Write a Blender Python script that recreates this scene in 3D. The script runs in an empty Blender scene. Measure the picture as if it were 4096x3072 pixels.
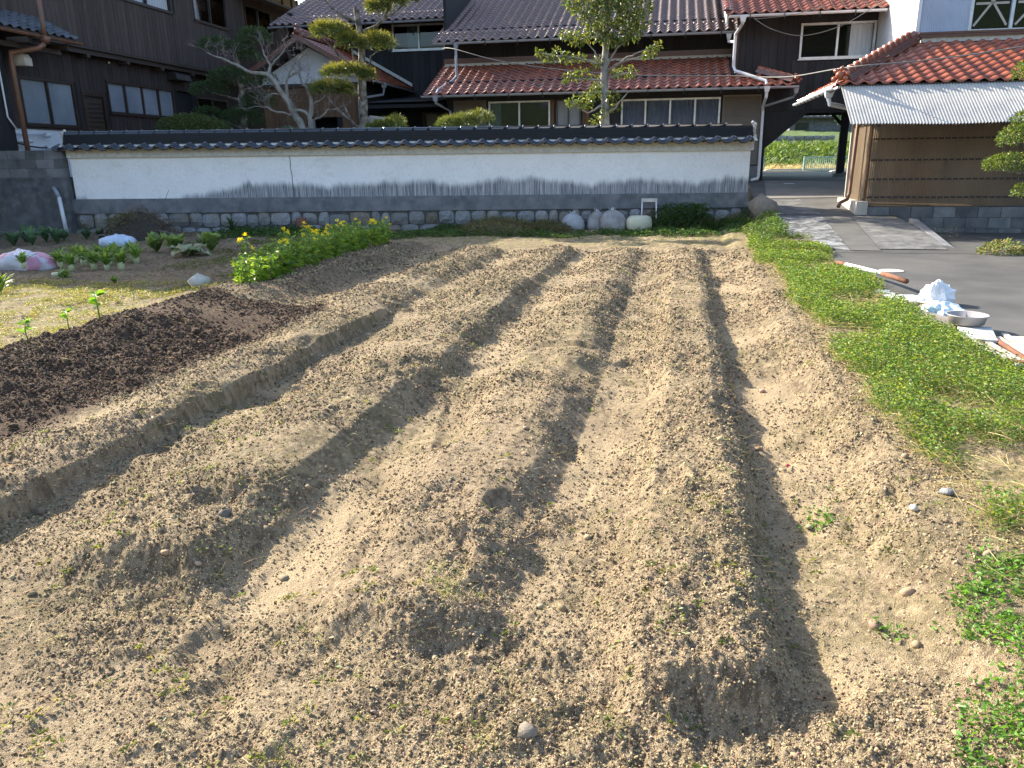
import bpy, math, random
import numpy as np
from mathutils import Matrix, Vector

random.seed(7); RNG = np.random.default_rng(7)
SC = bpy.context.scene
COL = SC.collection
R = math.radians

# ------------------------------------------------------------------ camera
CAM_H = 1.45; PITCH = R(16.2); ROLL = R(0.66)
cam_data = bpy.data.cameras.new("camera"); cam = bpy.data.objects.new("camera", cam_data); COL.objects.link(cam)
fwd = Vector((0, math.cos(PITCH), -math.sin(PITCH))); up0 = Vector((0, math.sin(PITCH), math.cos(PITCH))); r0 = Vector((1, 0, 0))
rgt = r0*math.cos(ROLL) - up0*math.sin(ROLL); upv = up0*math.cos(ROLL) + r0*math.sin(ROLL)
cam.matrix_world = Matrix(((rgt.x, upv.x, -fwd.x, 0), (rgt.y, upv.y, -fwd.y, 0), (rgt.z, upv.z, -fwd.z, CAM_H), (0, 0, 0, 1)))
cam_data.sensor_width = 36.0; cam_data.lens = 36.0*769.0/1024.0
cam_data.clip_start = 0.05; cam_data.clip_end = 2000
SC.camera = cam

# ------------------------------------------------------------------ sky and sun
SUN_AZ = R(-50); SUN_EL = R(32)
world = bpy.data.worlds.new("World"); SC.world = world; world.use_nodes = True
wn = world.node_tree.nodes; wl = world.node_tree.links
bg = wn["Background"]; sky = wn.new("ShaderNodeTexSky"); sky.sky_type = 'NISHITA'; sky.sun_disc = False
sky.sun_elevation = SUN_EL; sky.sun_rotation = SUN_AZ; sky.air_density = 1.0; sky.dust_density = 1.8; sky.ozone_density = 1.0
wl.new(sky.outputs[0], bg.inputs[0]); bg.inputs[1].default_value = 0.122
sun_d = bpy.data.lights.new("sun", 'SUN'); sun_d.energy = 4.1; sun_d.angle = R(0.55); sun_d.color = (1.0, 0.91, 0.75)
sun = bpy.data.objects.new("sun", sun_d); COL.objects.link(sun)
sun_dir = Vector((math.sin(SUN_AZ)*math.cos(SUN_EL), math.cos(SUN_AZ)*math.cos(SUN_EL), math.sin(SUN_EL)))
sun.rotation_euler = sun_dir.to_track_quat('Z', 'Y').to_euler(); sun.location = (-20, 20, 30)
vs = SC.view_settings; vs.view_transform = 'Standard'; vs.look = 'None'; vs.gamma = 1.0; vs.use_curve_mapping = False
vs.exposure = 1.85
SC.cycles.use_denoising = True
SC.cycles.max_bounces = 6; SC.cycles.diffuse_bounces = 3; SC.cycles.glossy_bounces = 3; SC.cycles.transmission_bounces = 4; SC.cycles.transparent_max_bounces = 8
SC.cycles.sample_clamp_indirect = 6

# ------------------------------------------------------------------ helpers
EA = R(11)                                  # the houses stand turned 11 degrees to the picture
def e2w(u, v, z=0.0):
    return Vector((u*math.cos(EA) + v*math.sin(EA), -u*math.sin(EA) + v*math.cos(EA), z))
def w2e(x, y):
    return x*math.cos(EA) - y*math.sin(EA), x*math.sin(EA) + y*math.cos(EA)

class MB:
    """collects faces for one mesh"""
    def __init__(s): s.v = []; s.f = []
    def add(s, verts, faces):
        o = len(s.v); s.v.extend([tuple(p) for p in verts]); s.f.extend([tuple(i+o for i in f) for f in faces]); return s
    def box(s, a, b):
        x0, x1 = sorted((a[0], b[0])); y0, y1 = sorted((a[1], b[1])); z0, z1 = sorted((a[2], b[2]))
        return s.add([(x0,y0,z0),(x1,y0,z0),(x1,y1,z0),(x0,y1,z0),(x0,y0,z1),(x1,y0,z1),(x1,y1,z1),(x0,y1,z1)],
                     [(0,3,2,1),(4,5,6,7),(0,1,5,4),(1,2,6,5),(2,3,7,6),(3,0,4,7)])
    def hexa(s, p):   # 8 corners, bottom ring then top ring
        return s.add(p, [(0,3,2,1),(4,5,6,7),(0,1,5,4),(1,2,6,5),(2,3,7,6),(3,0,4,7)])
    def bar(s, a, b, w, h=None):      # square bar between two points
        return s.tube([a, b], [w/2*1.414, w/2*1.414], 4, rot=math.pi/4)
    def tube(s, pts, rad, n=8, cap=True, rot=0.0):
        pts = [Vector(p) for p in pts]
        if not hasattr(rad, '__len__'): rad = [rad]*len(pts)
        o = len(s.v); m = len(pts); ref = None
        for i, p in enumerate(pts):
            d = (pts[min(i+1, m-1)] - pts[max(i-1, 0)])
            if d.length < 1e-9: d = Vector((0, 0, 1))
            d.normalize()
            if ref is None:
                ref = Vector((0, 0, 1)) if abs(d.z) < .9 else Vector((1, 0, 0))
            x = ref - d*ref.dot(d)
            if x.length < 1e-6: x = d.orthogonal()
            x.normalize(); y = d.cross(x); ref = x
            for k in range(n):
                a = 2*math.pi*k/n + rot
                q = p + (x*math.cos(a) + y*math.sin(a))*rad[i]; s.v.append((q.x, q.y, q.z))
        for i in range(m-1):
            for k in range(n):
                k2 = (k+1) % n
                s.f.append((o+i*n+k, o+i*n+k2, o+(i+1)*n+k2, o+(i+1)*n+k))
        if cap:
            s.f.append(tuple(o+k for k in reversed(range(n)))); s.f.append(tuple(o+(m-1)*n+k for k in range(n)))
        return s
    def gutter(s, a, b, r=.055, n=7):  # open half round channel
        a = Vector(a); b = Vector(b); d = (b-a).normalized(); side = d.cross(Vector((0,0,1))).normalized(); o = len(s.v)
        for p in (a, b):
            for rr in (r, r*.86):
                for k in range(n):
                    t = math.pi*k/(n-1)
                    q = p + side*math.cos(t)*rr - Vector((0,0,1))*math.sin(t)*rr; s.v.append((q.x,q.y,q.z))
        N = 2*n
        for k in range(n-1):
            s.f.append((o+k, o+k+1, o+N+k+1, o+N+k)); s.f.append((o+n+k+1, o+n+k, o+N+n+k, o+N+n+k+1))
            s.f.append((o+k+1, o+k, o+n+k, o+n+k+1)); s.f.append((o+N+k, o+N+k+1, o+N+n+k+1, o+N+n+k))
        for k in (0, n-1): s.f.append((o+k, o+N+k, o+N+n+k, o+n+k))
        return s
    def lathe(s, c, prof, n=20):
        o = len(s.v); c = Vector(c)
        for (r, z) in prof:
            for k in range(n):
                a = 2*math.pi*k/n; s.v.append((c.x+r*math.cos(a), c.y+r*math.sin(a), c.z+z))
        for i in range(len(prof)-1):
            for k in range(n):
                k2 = (k+1) % n; s.f.append((o+i*n+k, o+i*n+k2, o+(i+1)*n+k2, o+(i+1)*n+k))
        return s
    def poly(s, pts, depth):          # pts: 3D loop, extruded by vector
        n = len(pts); d = Vector(depth); p2 = [Vector(p)+d for p in pts]
        return s.add([tuple(p) for p in pts]+[tuple(p) for p in p2], [tuple(range(n)), tuple(reversed(range(n, 2*n)))] + [(i, i+n, (i+1) % n+n, (i+1) % n) for i in range(n)])

def mk_mesh(name, v, f, m=None, smooth=False, off=(0, 0, 0)):
    me = bpy.data.meshes.new(name)
    if isinstance(v, np.ndarray):
        v = v - np.array(off)[None, :]
        k = f.shape[1]
        me.vertices.add(len(v)); me.vertices.foreach_set('co', v.astype(np.float32).ravel())
        me.loops.add(f.size); me.loops.foreach_set('vertex_index', f.astype(np.int32).ravel())
        me.polygons.add(len(f)); me.polygons.foreach_set('loop_start', np.arange(0, f.size, k, dtype=np.int32))
        me.polygons.foreach_set('loop_total', np.full(len(f), k, dtype=np.int32))
        me.update(calc_edges=True)
    else:
        me.from_pydata([(p[0]-off[0], p[1]-off[1], p[2]-off[2]) for p in v], [], f); me.update()
    if m is not None: me.materials.append(m)
    if smooth: me.polygons.foreach_set('use_smooth', np.ones(len(me.polygons), dtype=bool))
    return me
def set_col(me, c):
    a = me.color_attributes.new('col', 'FLOAT_COLOR', 'POINT')
    if c.shape[1] == 3: c = np.concatenate([c, np.ones((len(c), 1))], 1)
    a.data.foreach_set('color', c.astype(np.float32).ravel())
def fix_normals(me):
    import bmesh
    bm = bmesh.new(); bm.from_mesh(me); bmesh.ops.recalc_face_normals(bm, faces=bm.faces); bm.to_mesh(me); bm.free()

class Thing:
    """an Empty at a thing's base; parts are built in estate (est) or world coordinates"""
    def __init__(s, name, label, cat, base, est=True, group=None, frame=None):
        s.base = Vector(base)
        o = bpy.data.objects.new(name, None); COL.objects.link(o); s.o = o; o.empty_display_size = .2
        if frame: o.location = frame[0]; o.rotation_euler = (0, 0, frame[1])
        elif est: o.location = e2w(*base); o.rotation_euler = (0, 0, -EA)
        else: o.location = base
        o['label'] = label; o['category'] = cat
        if group: o['group'] = group
    def part(s, name, mb, m, parent=None, smooth=False, label=None, kind=None, fix=True):
        me = mk_mesh(name, mb.v, mb.f, m, smooth, s.base) if isinstance(mb, MB) else mk_mesh(name, mb[0], mb[1], m, smooth, s.base)
        if fix and isinstance(mb, MB): fix_normals(me)
        o = bpy.data.objects.new(name, me); COL.objects.link(o); o.parent = parent or s.o
        if label: o['label'] = label
        if kind: o['kind'] = kind
        return o
    def inst(s, name, me, mtx, parent):   # a shared mesh placed by a matrix in build coordinates
        o = bpy.data.objects.new(name, me); COL.objects.link(o); o.parent = parent
        o.matrix_local = Matrix.Translation(-s.base) @ mtx
        return o
def solo(name, me, label=None, cat=None, group=None, kind=None, loc=(0, 0, 0)):
    o = bpy.data.objects.new(name, me); COL.objects.link(o); o.location = loc
    if label: o['label'] = label
    if cat: o['category'] = cat
    if group: o['group'] = group
    if kind: o['kind'] = kind
    return o

# ------------------------------------------------------------------ materials
def new_mat(name):
    m = bpy.data.materials.new(name); m.use_nodes = True; nt = m.node_tree
    return m, nt, nt.nodes, nt.links, nt.nodes['Principled BSDF']
def mixc(nt, fac, a, b, blend='MIX'):
    n = nt.nodes.new('ShaderNodeMix'); n.data_type = 'RGBA'; n.blend_type = blend
    for sock, val in ((n.inputs[0], fac), (n.inputs[6], a), (n.inputs[7], b)):
        if hasattr(val, 'is_output'): nt.links.new(val, sock)
        elif hasattr(val, '__len__'): sock.default_value = (val[0], val[1], val[2], 1)
        else: sock.default_value = val
    return n.outputs[2]
def ramp(nt, src, p0, p1, c0=(0, 0, 0), c1=(1, 1, 1)):
    n = nt.nodes.new('ShaderNodeValToRGB'); n.color_ramp.elements[0].position = p0; n.color_ramp.elements[1].position = p1
    n.color_ramp.elements[0].color = (*c0, 1); n.color_ramp.elements[1].color = (*c1, 1)
    nt.links.new(src, n.inputs[0]); return n.outputs[0]
def noise(nt, scale, detail=4, rough=.6, stretch=None, vec=None):
    if vec is None:
        g = nt.nodes.new('ShaderNodeNewGeometry'); vec = g.outputs['Position']
    if stretch:
        mp = nt.nodes.new('ShaderNodeMapping'); mp.inputs['Scale'].default_value = stretch; nt.links.new(vec, mp.inputs[0]); vec = mp.outputs[0]
    n = nt.nodes.new('ShaderNodeTexNoise'); n.inputs['Scale'].default_value = scale; n.inputs['Detail'].default_value = detail; n.inputs['Roughness'].default_value = rough
    nt.links.new(vec, n.inputs['Vector']); return n.outputs['Fac']
def M(name, col, col2=None, rough=.7, scale=6, stretch=None, bump=0, bscale=60, spec=.5, metal=0, coat=0, objvar=0, lo=.35, hi=.65, col3=None, scale3=1.2, trans=0, bdist=.01, hueobj=None, coatr=.08):
    m, nt, N, L, P = new_mat(name)
    if col2 is None: col2 = tuple(c*.72 for c in col)
    c = mixc(nt, ramp(nt, noise(nt, scale, stretch=stretch), lo, hi), col, col2)
    if col3: c = mixc(nt, ramp(nt, noise(nt, scale3), .45, .7), c, col3)
    if objvar:
        oi = N.new('ShaderNodeObjectInfo'); mr = N.new('ShaderNodeMapRange'); mr.inputs[3].default_value = 1-objvar; mr.inputs[4].default_value = 1+objvar
        L.new(oi.outputs['Random'], mr.inputs[0]); hs = N.new('ShaderNodeHueSaturation'); L.new(mr.outputs[0], hs.inputs['Value']); L.new(c, hs.inputs['Color']); c = hs.outputs[0]
    L.new(c, P.inputs['Base Color']); P.inputs['Roughness'].default_value = rough; P.inputs['Specular IOR Level'].default_value = spec
    P.inputs['Metallic'].default_value = metal; P.inputs['Coat Weight'].default_value = coat; P.inputs['Coat Roughness'].default_value = coatr
    if bump:
        b = N.new('ShaderNodeBump'); b.inputs['Strength'].default_value = bump; b.inputs['Distance'].default_value = bdist
        L.new(noise(nt, bscale, 5, .65, stretch), b.inputs['Height']); L.new(b.outputs[0], P.inputs['Normal'])
    return m
def M_leaf(name, tint=(1, 1, 1), transl=.45, rough=.45):
    m, nt, N, L, P = new_mat(name)
    a = N.new('ShaderNodeVertexColor'); a.layer_name = 'col'
    c = mixc(nt, 1.0, a.outputs[0], tint, 'MULTIPLY')
    L.new(c, P.inputs['Base Color']); P.inputs['Roughness'].default_value = rough; P.inputs['Specular IOR Level'].default_value = .4
    t = N.new('ShaderNodeBsdfTranslucent'); hs = N.new('ShaderNodeHueSaturation'); hs.inputs['Hue'].default_value = .485; hs.inputs['Saturation'].default_value = 1.1; hs.inputs['Value'].default_value = 1.5
    L.new(c, hs.inputs['Color']); L.new(hs.outputs[0], t.inputs[0])
    mx = N.new('ShaderNodeMixShader'); mx.inputs[0].default_value = transl
    L.new(P.outputs[0], mx.inputs[1]); L.new(t.outputs[0], mx.inputs[2]); L.new(mx.outputs[0], N['Material Output'].inputs[0])
    return m
def M_glass(name, tint=(.8, .85, .9), refl=.18, rough=.02):
    m, nt, N, L, P = new_mat(name)
    t = N.new('ShaderNodeBsdfTransparent'); t.inputs[0].default_value = (*tint, 1)
    g = N.new('ShaderNodeBsdfGlossy'); g.inputs['Roughness'].default_value = rough
    lw = N.new('ShaderNodeLayerWeight'); lw.inputs[0].default_value = refl
    mx = N.new('ShaderNodeMixShader'); L.new(lw.outputs['Fresnel'], mx.inputs[0]); L.new(t.outputs[0], mx.inputs[1]); L.new(g.outputs[0], mx.inputs[2]); L.new(mx.outputs[0], N['Material Output'].inputs[0])
    return m

# ------------------------------------------------------------------ numpy noise
def _h(ix, iy, seed):
    ix = ix.astype(np.int64); iy = iy.astype(np.int64)
    n = (ix*374761393 + iy*668265263 + seed*982451653) & 0x7fffffff
    n = ((n ^ (n >> 13))*1274126177) & 0x7fffffff
    n = ((n ^ (n >> 15))*2246822519) & 0x7fffffff
    return ((n ^ (n >> 16)) & 0xffff)/65535.0
def vnoise(x, y, seed=0):
    x = np.asarray(x, float); y = np.asarray(y, float)
    ix = np.floor(x); iy = np.floor(y); fx = x-ix; fy = y-iy
    fx = fx*fx*(3-2*fx); fy = fy*fy*(3-2*fy)
    a = _h(ix, iy, seed); b = _h(ix+1, iy, seed); c = _h(ix, iy+1, seed); d = _h(ix+1, iy+1, seed)
    return (a*(1-fx)+b*fx)*(1-fy) + (c*(1-fx)+d*fx)*fy
def fbm(x, y, seed=0, oct=4, gain=.5):
    s = 0; a = 1; t = 0
    for i in range(oct):
        s = s + a*vnoise(x*2**i + 17.3*i, y*2**i - 9.1*i, seed+i*13); t += a; a *= gain
    return s/t
def sst(x, a, b):
    t = np.clip((x-a)/(b-a), 0, 1); return t*t*(3-2*t)
MAT = {}
def soil_mat():
    m, nt, N, L, P = new_mat('soil')
    at = N.new('ShaderNodeVertexColor'); at.layer_name = 'col'
    n3 = noise(nt, 210, 2, .7)
    mm = N.new('ShaderNodeMix'); mm.data_type = 'RGBA'; mm.blend_type = 'MULTIPLY'; mm.inputs[0].default_value = 1
    L.new(at.outputs[0], mm.inputs[6]); L.new(ramp(nt, n3, .36, .66, (.7, .7, .7), (1.25, 1.25, 1.25)), mm.inputs[7])
    L.new(mm.outputs[2], P.inputs['Base Color']); P.inputs['Roughness'].default_value = .95; P.inputs['Specular IOR Level'].default_value = .15
    b = N.new('ShaderNodeBump'); b.inputs['Strength'].default_value = 1.0; b.inputs['Distance'].default_value = .014
    L.new(n3, b.inputs['Height']); L.new(b.outputs[0], P.inputs['Normal'])
    return m
MAT['soil'] = soil_mat()
def attr_mat(name, rough=.95):
    m, nt, N, L, P = new_mat(name); at = N.new('ShaderNodeVertexColor'); at.layer_name = 'col'
    L.new(at.outputs[0], P.inputs['Base Color']); P.inputs['Roughness'].default_value = rough; P.inputs['Specular IOR Level'].default_value = .15
    return m
MAT['crumb'] = attr_mat('crumb')
MAT['straw'] = M_leaf('straw', (1, 1, 1), .25, .6)
MAT['leaf'] = M_leaf('leaf')
MAT.update(
 black_board=M('black_board', (.013, .014, .018), (.022, .022, .026), rough=.65, scale=3, stretch=(6, 6, .6), objvar=.35, spec=.3),
 black_wall=M('black_wall', (.010, .011, .014), rough=.8),
 brown_board=M('brown_board', (.085, .063, .056), (.056, .043, .04), rough=.75, scale=5, stretch=(5, 5, .5), objvar=.18, bump=.2, bscale=60, spec=.25),
 dark_brown_board=M('dark_brown_board', (.05, .037, .034), (.032, .026, .027), rough=.75, scale=5, stretch=(5, 5, .5), objvar=.2, spec=.25),
 cedar=M('cedar', (.16, .085, .04), (.09, .045, .022), rough=.7, scale=7, stretch=(6, 6, .35), objvar=.2),
 dark_wood=M('dark_wood', (.04, .026, .02), rough=.6, scale=8, stretch=(1, 1, .3)),
 brown_frame=M('brown_frame', (.035, .022, .018), rough=.4),
 red_tile=M('red_tile', (.30, .085, .038), (.2, .05, .026), rough=.26, scale=9, coat=.5, objvar=.22, col3=(.16, .06, .04), scale3=2.5),
 roof_tile=M('roof_tile', (.17, .08, .055), (.12, .055, .04), rough=.38, scale=9, coat=1.0, objvar=.25, coatr=.27, spec=1.0),
 shed_tile=M('shed_tile', (.36, .10, .040), (.27, .066, .028), rough=.2, scale=8, coat=.5, objvar=.15, col3=(.2, .06, .035), scale3=3),
 black_tile=M('black_tile', (.010, .012, .017), (.016, .018, .024), rough=.16, scale=10, coat=.6, objvar=.3),
 black_noshi=M('black_noshi', (.008, .009, .012), rough=.5, spec=.3),
 grey_tile=M('grey_tile', (.085, .095, .115), (.05, .056, .07), rough=.45, scale=10, objvar=.25),
 noshi=M('noshi', (.15, .05, .03), rough=.35, scale=9, coat=.3, objvar=.2),
 mortar=M('mortar', (.62, .60, .54), (.45, .44, .4), rough=.9, scale=12, bump=.3),
 white_paint=M('white_paint', (.74, .75, .76), (.66, .67, .69), rough=.5),
 dirty_white=M('dirty_white', (.42, .4, .36), (.27, .24, .2), rough=.7, scale=14),
 pvc=M('pvc', (.62, .64, .68), (.55, .57, .6), rough=.35, scale=3),
 pvc_grey=M('pvc_grey', (.30, .32, .36), (.24, .26, .3), rough=.4, scale=3),
 copper_pipe=M('copper_pipe', (.2, .095, .055), (.13, .07, .045), rough=.5, scale=4, stretch=(1, 1, .4)),
 alu=M('alu', (.62, .64, .66), rough=.35, metal=.4),
 alu_dark=M('alu_dark', (.055, .05, .052), rough=.4, metal=.3),
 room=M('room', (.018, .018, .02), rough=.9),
 curtain=M('curtain', (.72, .74, .78), (.6, .63, .68), rough=.9, scale=4, stretch=(9, 9, .4)),
 curtain_blue=M('curtain_blue', (.13, .16, .22), (.08, .1, .15), rough=.9, scale=5, stretch=(6, 6, 1)),
 frosted=M('frosted', (.24, .27, .31), (.17, .20, .24), rough=.22, scale=1.2),
 glass=M_glass('glass', (.92, .94, .95), .14), glass_dark=M_glass('glass_dark', (.55, .6, .62), .35),
 wall_white=M('wall_white', (.62, .64, .68), (.55, .57, .6), rough=.85, scale=2),
 concrete=M('concrete', (.17, .175, .185), (.11, .115, .125), rough=.9, scale=3.5, bump=.25, bscale=40, col3=(.22, .22, .225), scale3=4),
 concrete_dark=M('concrete_dark', (.10, .105, .11), (.065, .07, .075), rough=.92, scale=2.6, stretch=(1.6, 1.6, .6), bump=.3, bscale=35, col3=(.15, .155, .16), scale3=5),
 concrete_pale=M('concrete_pale', (.5, .45, .38), (.4, .36, .31), rough=.9, scale=5, bump=.2),
 block=M('block', (.14, .145, .15), (.10, .105, .11), rough=.92, scale=5, bump=.4, bscale=70, objvar=.3, col3=(.19, .19, .19), scale3=3),
 stone=M('stone', (.27, .275, .28), (.18, .185, .19), rough=.9, scale=26, bump=.5, bscale=45, objvar=.25, col3=(.22, .19, .14), scale3=2.2, bdist=.02),
 stone_brown=M('stone_brown', (.22, .18, .13), (.14, .12, .1), rough=.9, scale=18, bump=.5, bscale=45, objvar=.25),
 mortar_dark=M('mortar_dark', (.12, .12, .12), (.075, .075, .075), rough=.95, scale=9, bump=.6, bscale=30),
 corrugated=M('corrugated', (.46, .44, .40), (.34, .33, .31), rough=.6, scale=3, metal=0, stretch=(1, 1, .4), col3=(.42, .40, .36), scale3=2),
 blue_metal=M('blue_metal', (.46, .53, .64), (.40, .46, .57), rough=.45, scale=1.5),
 white_metal=M('white_metal', (.70, .72, .74), rough=.5, scale=1),
 dark_metal=M('dark_metal', (.03, .032, .036), rough=.4, metal=.4),
 shutter=M('shutter', (.17, .15, .125), (.14, .125, .105), rough=.5, scale=2),
 rust=M('rust', (.2, .075, .035), (.11, .045, .025), rough=.85, scale=14, bump=.3),
 wire=M('wire', (.16, .16, .15), rough=.6),
 asphalt=M('asphalt', (.062, .061, .06), (.04, .04, .039), rough=.92, scale=1.8, bump=.5, bscale=150, col3=(.085, .082, .077), scale3=.7, bdist=.006),
 ramp_pale=M('ramp_pale', (.055, .058, .06), (.24, .245, .25), rough=.92, scale=7, bump=.5, bscale=70, lo=.42, hi=.62, stretch=(1, 1, 1)),
 ramp_dark=M('ramp_dark', (.06, .061, .062), (.11, .11, .108), rough=.95, scale=6, bump=.6, bscale=60, col3=(.17, .17, .165), scale3=4),
 ramp_mid=M('ramp_mid', (.1, .097, .092), (.07, .069, .066), rough=.9, scale=2.2, bump=.3, bscale=80),
 slab_pale=M('slab_pale', (.19, .18, .163), (.14, .133, .122), rough=.9, scale=1.6, bump=.3, bscale=70),
 gravel=M('gravel', (.17, .17, .16), (.09, .1, .085), rough=.95, scale=22, bump=.8, bscale=40, col3=(.1, .13, .05), scale3=1.5),
 bark=M('bark', (.15, .12, .09), (.045, .038, .03), rough=.95, scale=16, stretch=(1, 1, .35), bump=.9, bscale=26, bdist=.02, col3=(.34, .33, .3), scale3=7),
 bark_pale=M('bark_pale', (.30, .29, .26), (.16, .15, .13), rough=.9, scale=9, stretch=(1, 1, .5), bump=.5, bscale=40),
 twig=M('twig', (.2, .17, .16), rough=.9), needle=M_leaf('needle', (1, 1, 1), .3, .5), broad=M_leaf('broad', (1, 1, 1), .42, .28),
 petal=M_leaf('petal', (1, 1, 1), .35, .5), plastic_white=M('plastic_white', (.78, .79, .8), (.7, .71, .73), rough=.35, scale=8, bump=.3, bscale=30),
)
def plaster_mat():
    """white plaster gone dark with mould above the concrete footing, streaked upward"""
    m, nt, N, L, P = new_mat('plaster')
    g = N.new('ShaderNodeNewGeometry'); sp = N.new('ShaderNodeSeparateXYZ'); L.new(g.outputs['Position'], sp.inputs[0])
    streak = noise(nt, 2.2, 5, .7, (2.6, 1, .25)); op = noise(nt, 2.4, 5, .75, (16, 1, .55)); big = noise(nt, .9, 3, .5, (1, 1, .01)); fine = noise(nt, 7, 4, .7, (4, 1, .6))
    base = mixc(nt, ramp(nt, noise(nt, 2.5, 4), .4, .7), (.86, .855, .845), (.81, .805, .79))
    base = mixc(nt, ramp(nt, noise(nt, 1.1, 5, .7, (1, 1, 2)), .58, .75), base, (.70, .68, .63))
    def math(op, a, b):
        n = N.new('ShaderNodeMath'); n.operation = op
        for s_, v_ in ((n.inputs[0], a), (n.inputs[1], b)):
            if hasattr(v_, 'is_output'): L.new(v_, s_)
            else: s_.default_value = v_
        return n.outputs[0]
    # stain height above z=.83, about .05 - .32 m
    hgt = math('ADD', math('MULTIPLY', streak, .30), math('MULTIPLY', big, .42)); hgt = math('SUBTRACT', hgt, .12)
    xm = N.new('ShaderNodeMapRange'); xm.interpolation_type = 'SMOOTHSTEP'; L.new(sp.outputs[0], xm.inputs[0]); xm.inputs[1].default_value = -7.6; xm.inputs[2].default_value = -5.6; xm.inputs[3].default_value = -.3; xm.inputs[4].default_value = 0
    hgt = math('ADD', hgt, xm.outputs[0])
    d = math('SUBTRACT', hgt, math('SUBTRACT', sp.outputs[2], .73))
    mr = N.new('ShaderNodeMapRange'); mr.interpolation_type = 'SMOOTHSTEP'; L.new(d, mr.inputs[0]); mr.inputs[1].default_value = -.11; mr.inputs[2].default_value = .07
    fac = math('MULTIPLY', mr.outputs[0], ramp(nt, op, .33, .6, (.42, .42, .42), (1, 1, 1)))
    c = mixc(nt, fac, base, (.13, .14, .16))
    c2 = mixc(nt, math('MULTIPLY', ramp(nt, noise(nt, 20, 5, .7), .5, .7), .2), c, (.3, .31, .33))
    L.new(c2, P.inputs['Base Color']); P.inputs['Roughness'].default_value = .9; P.inputs['Specular IOR Level'].default_value = .2
    b = N.new('ShaderNodeBump'); b.inputs['Strength'].default_value = .15; b.inputs['Distance'].default_value = .01; L.new(fine, b.inputs['Height']); L.new(b.outputs[0], P.inputs['Normal'])
    return m
MAT['plaster'] = plaster_mat()
def poly_sheet(name, tint, transl):
    m, nt, N, L, P = new_mat(name)
    c = mixc(nt, ramp(nt, noise(nt, .9, 4, .6, (1.5, 1.5, .6)), .35, .7), tint, tuple(k*.7 for k in tint))
    L.new(c, P.inputs['Base Color']); P.inputs['Roughness'].default_value = .3
    t = N.new('ShaderNodeBsdfTranslucent'); L.new(c, t.inputs[0]); tr = N.new('ShaderNodeBsdfTransparent'); L.new(c, tr.inputs[0])
    m1 = N.new('ShaderNodeMixShader'); m1.inputs[0].default_value = transl; L.new(P.outputs[0], m1.inputs[1]); L.new(t.outputs[0], m1.inputs[2])
    m2 = N.new('ShaderNodeMixShader'); m2.inputs[0].default_value = .25; L.new(m1.outputs[0], m2.inputs[1]); L.new(tr.outputs[0], m2.inputs[2])
    L.new(m2.outputs[0], N['Material Output'].inputs[0]); return m
MAT['poly_brown'] = poly_sheet('poly_brown', (.36, .28, .205), .45)

def inst_mat():
    m, nt, N, L, P = new_mat('crumb_inst'); a = N.new('ShaderNodeAttribute'); a.attribute_type = 'INSTANCER'; a.attribute_name = 'icol'
    L.new(a.outputs['Vector'], P.inputs['Base Color']); P.inputs['Roughness'].default_value = .95; P.inputs['Specular IOR Level'].default_value = .15
    return m
MAT['crumb_inst'] = inst_mat()
# ================================================================== terrain
FA = R(12)                                  # the furrows run 12 degrees off
def ts(x, y): return x*math.cos(FA) - y*math.sin(FA), x*math.sin(FA) + y*math.cos(FA)
def st2w(t, s): return t*math.cos(FA) + s*math.sin(FA), -t*math.sin(FA) + s*math.cos(FA)
PROF_NEAR = [(-30,0),(-7,0),(-5.35,.02),(-5.05,.07),(-4.7,.2),(-4.3,.17),(-3.95,.08),(-3.62,0),(-3.42,.0),(-3.22,.06),(-3.0,.09),(-2.85,.05)]
PROF_FAR = [(-30,0),(-7,0),(-5.7,.01),(-5.35,.08),(-4.9,.13),(-4.5,.12),(-4.3,.02),(-4.1,-.06),(-3.8,-.05),(-3.55,.06),(-3.2,.1),(-2.98,.04)]
PROF_R = [(-2.8,-.06),(-2.68,-.07),(-2.45,-.035),(-2.2,.045),(-1.9,.075),(-1.74,.055),(-1.6,-.06),(-1.47,-.09),(-1.25,-.05),(-1.05,.045),(-.76,.065),(-.64,.03),(-.5,-.06),(-.36,-.07),(-.16,-.045),(-.02,.05),(.27,.075),(.35,.04),(.45,-.07),(.55,-.09),(.8,-.055),(.95,.035),(1.05,.065),(1.3,.06),(2.08,.04),(2.2,0.0),(40,0.0)]
PN = np.array(PROF_NEAR+PROF_R); PF = np.array(PROF_FAR+PROF_R)
def wall_y(x): return 17.55 - .029*(x+9.68)
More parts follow.
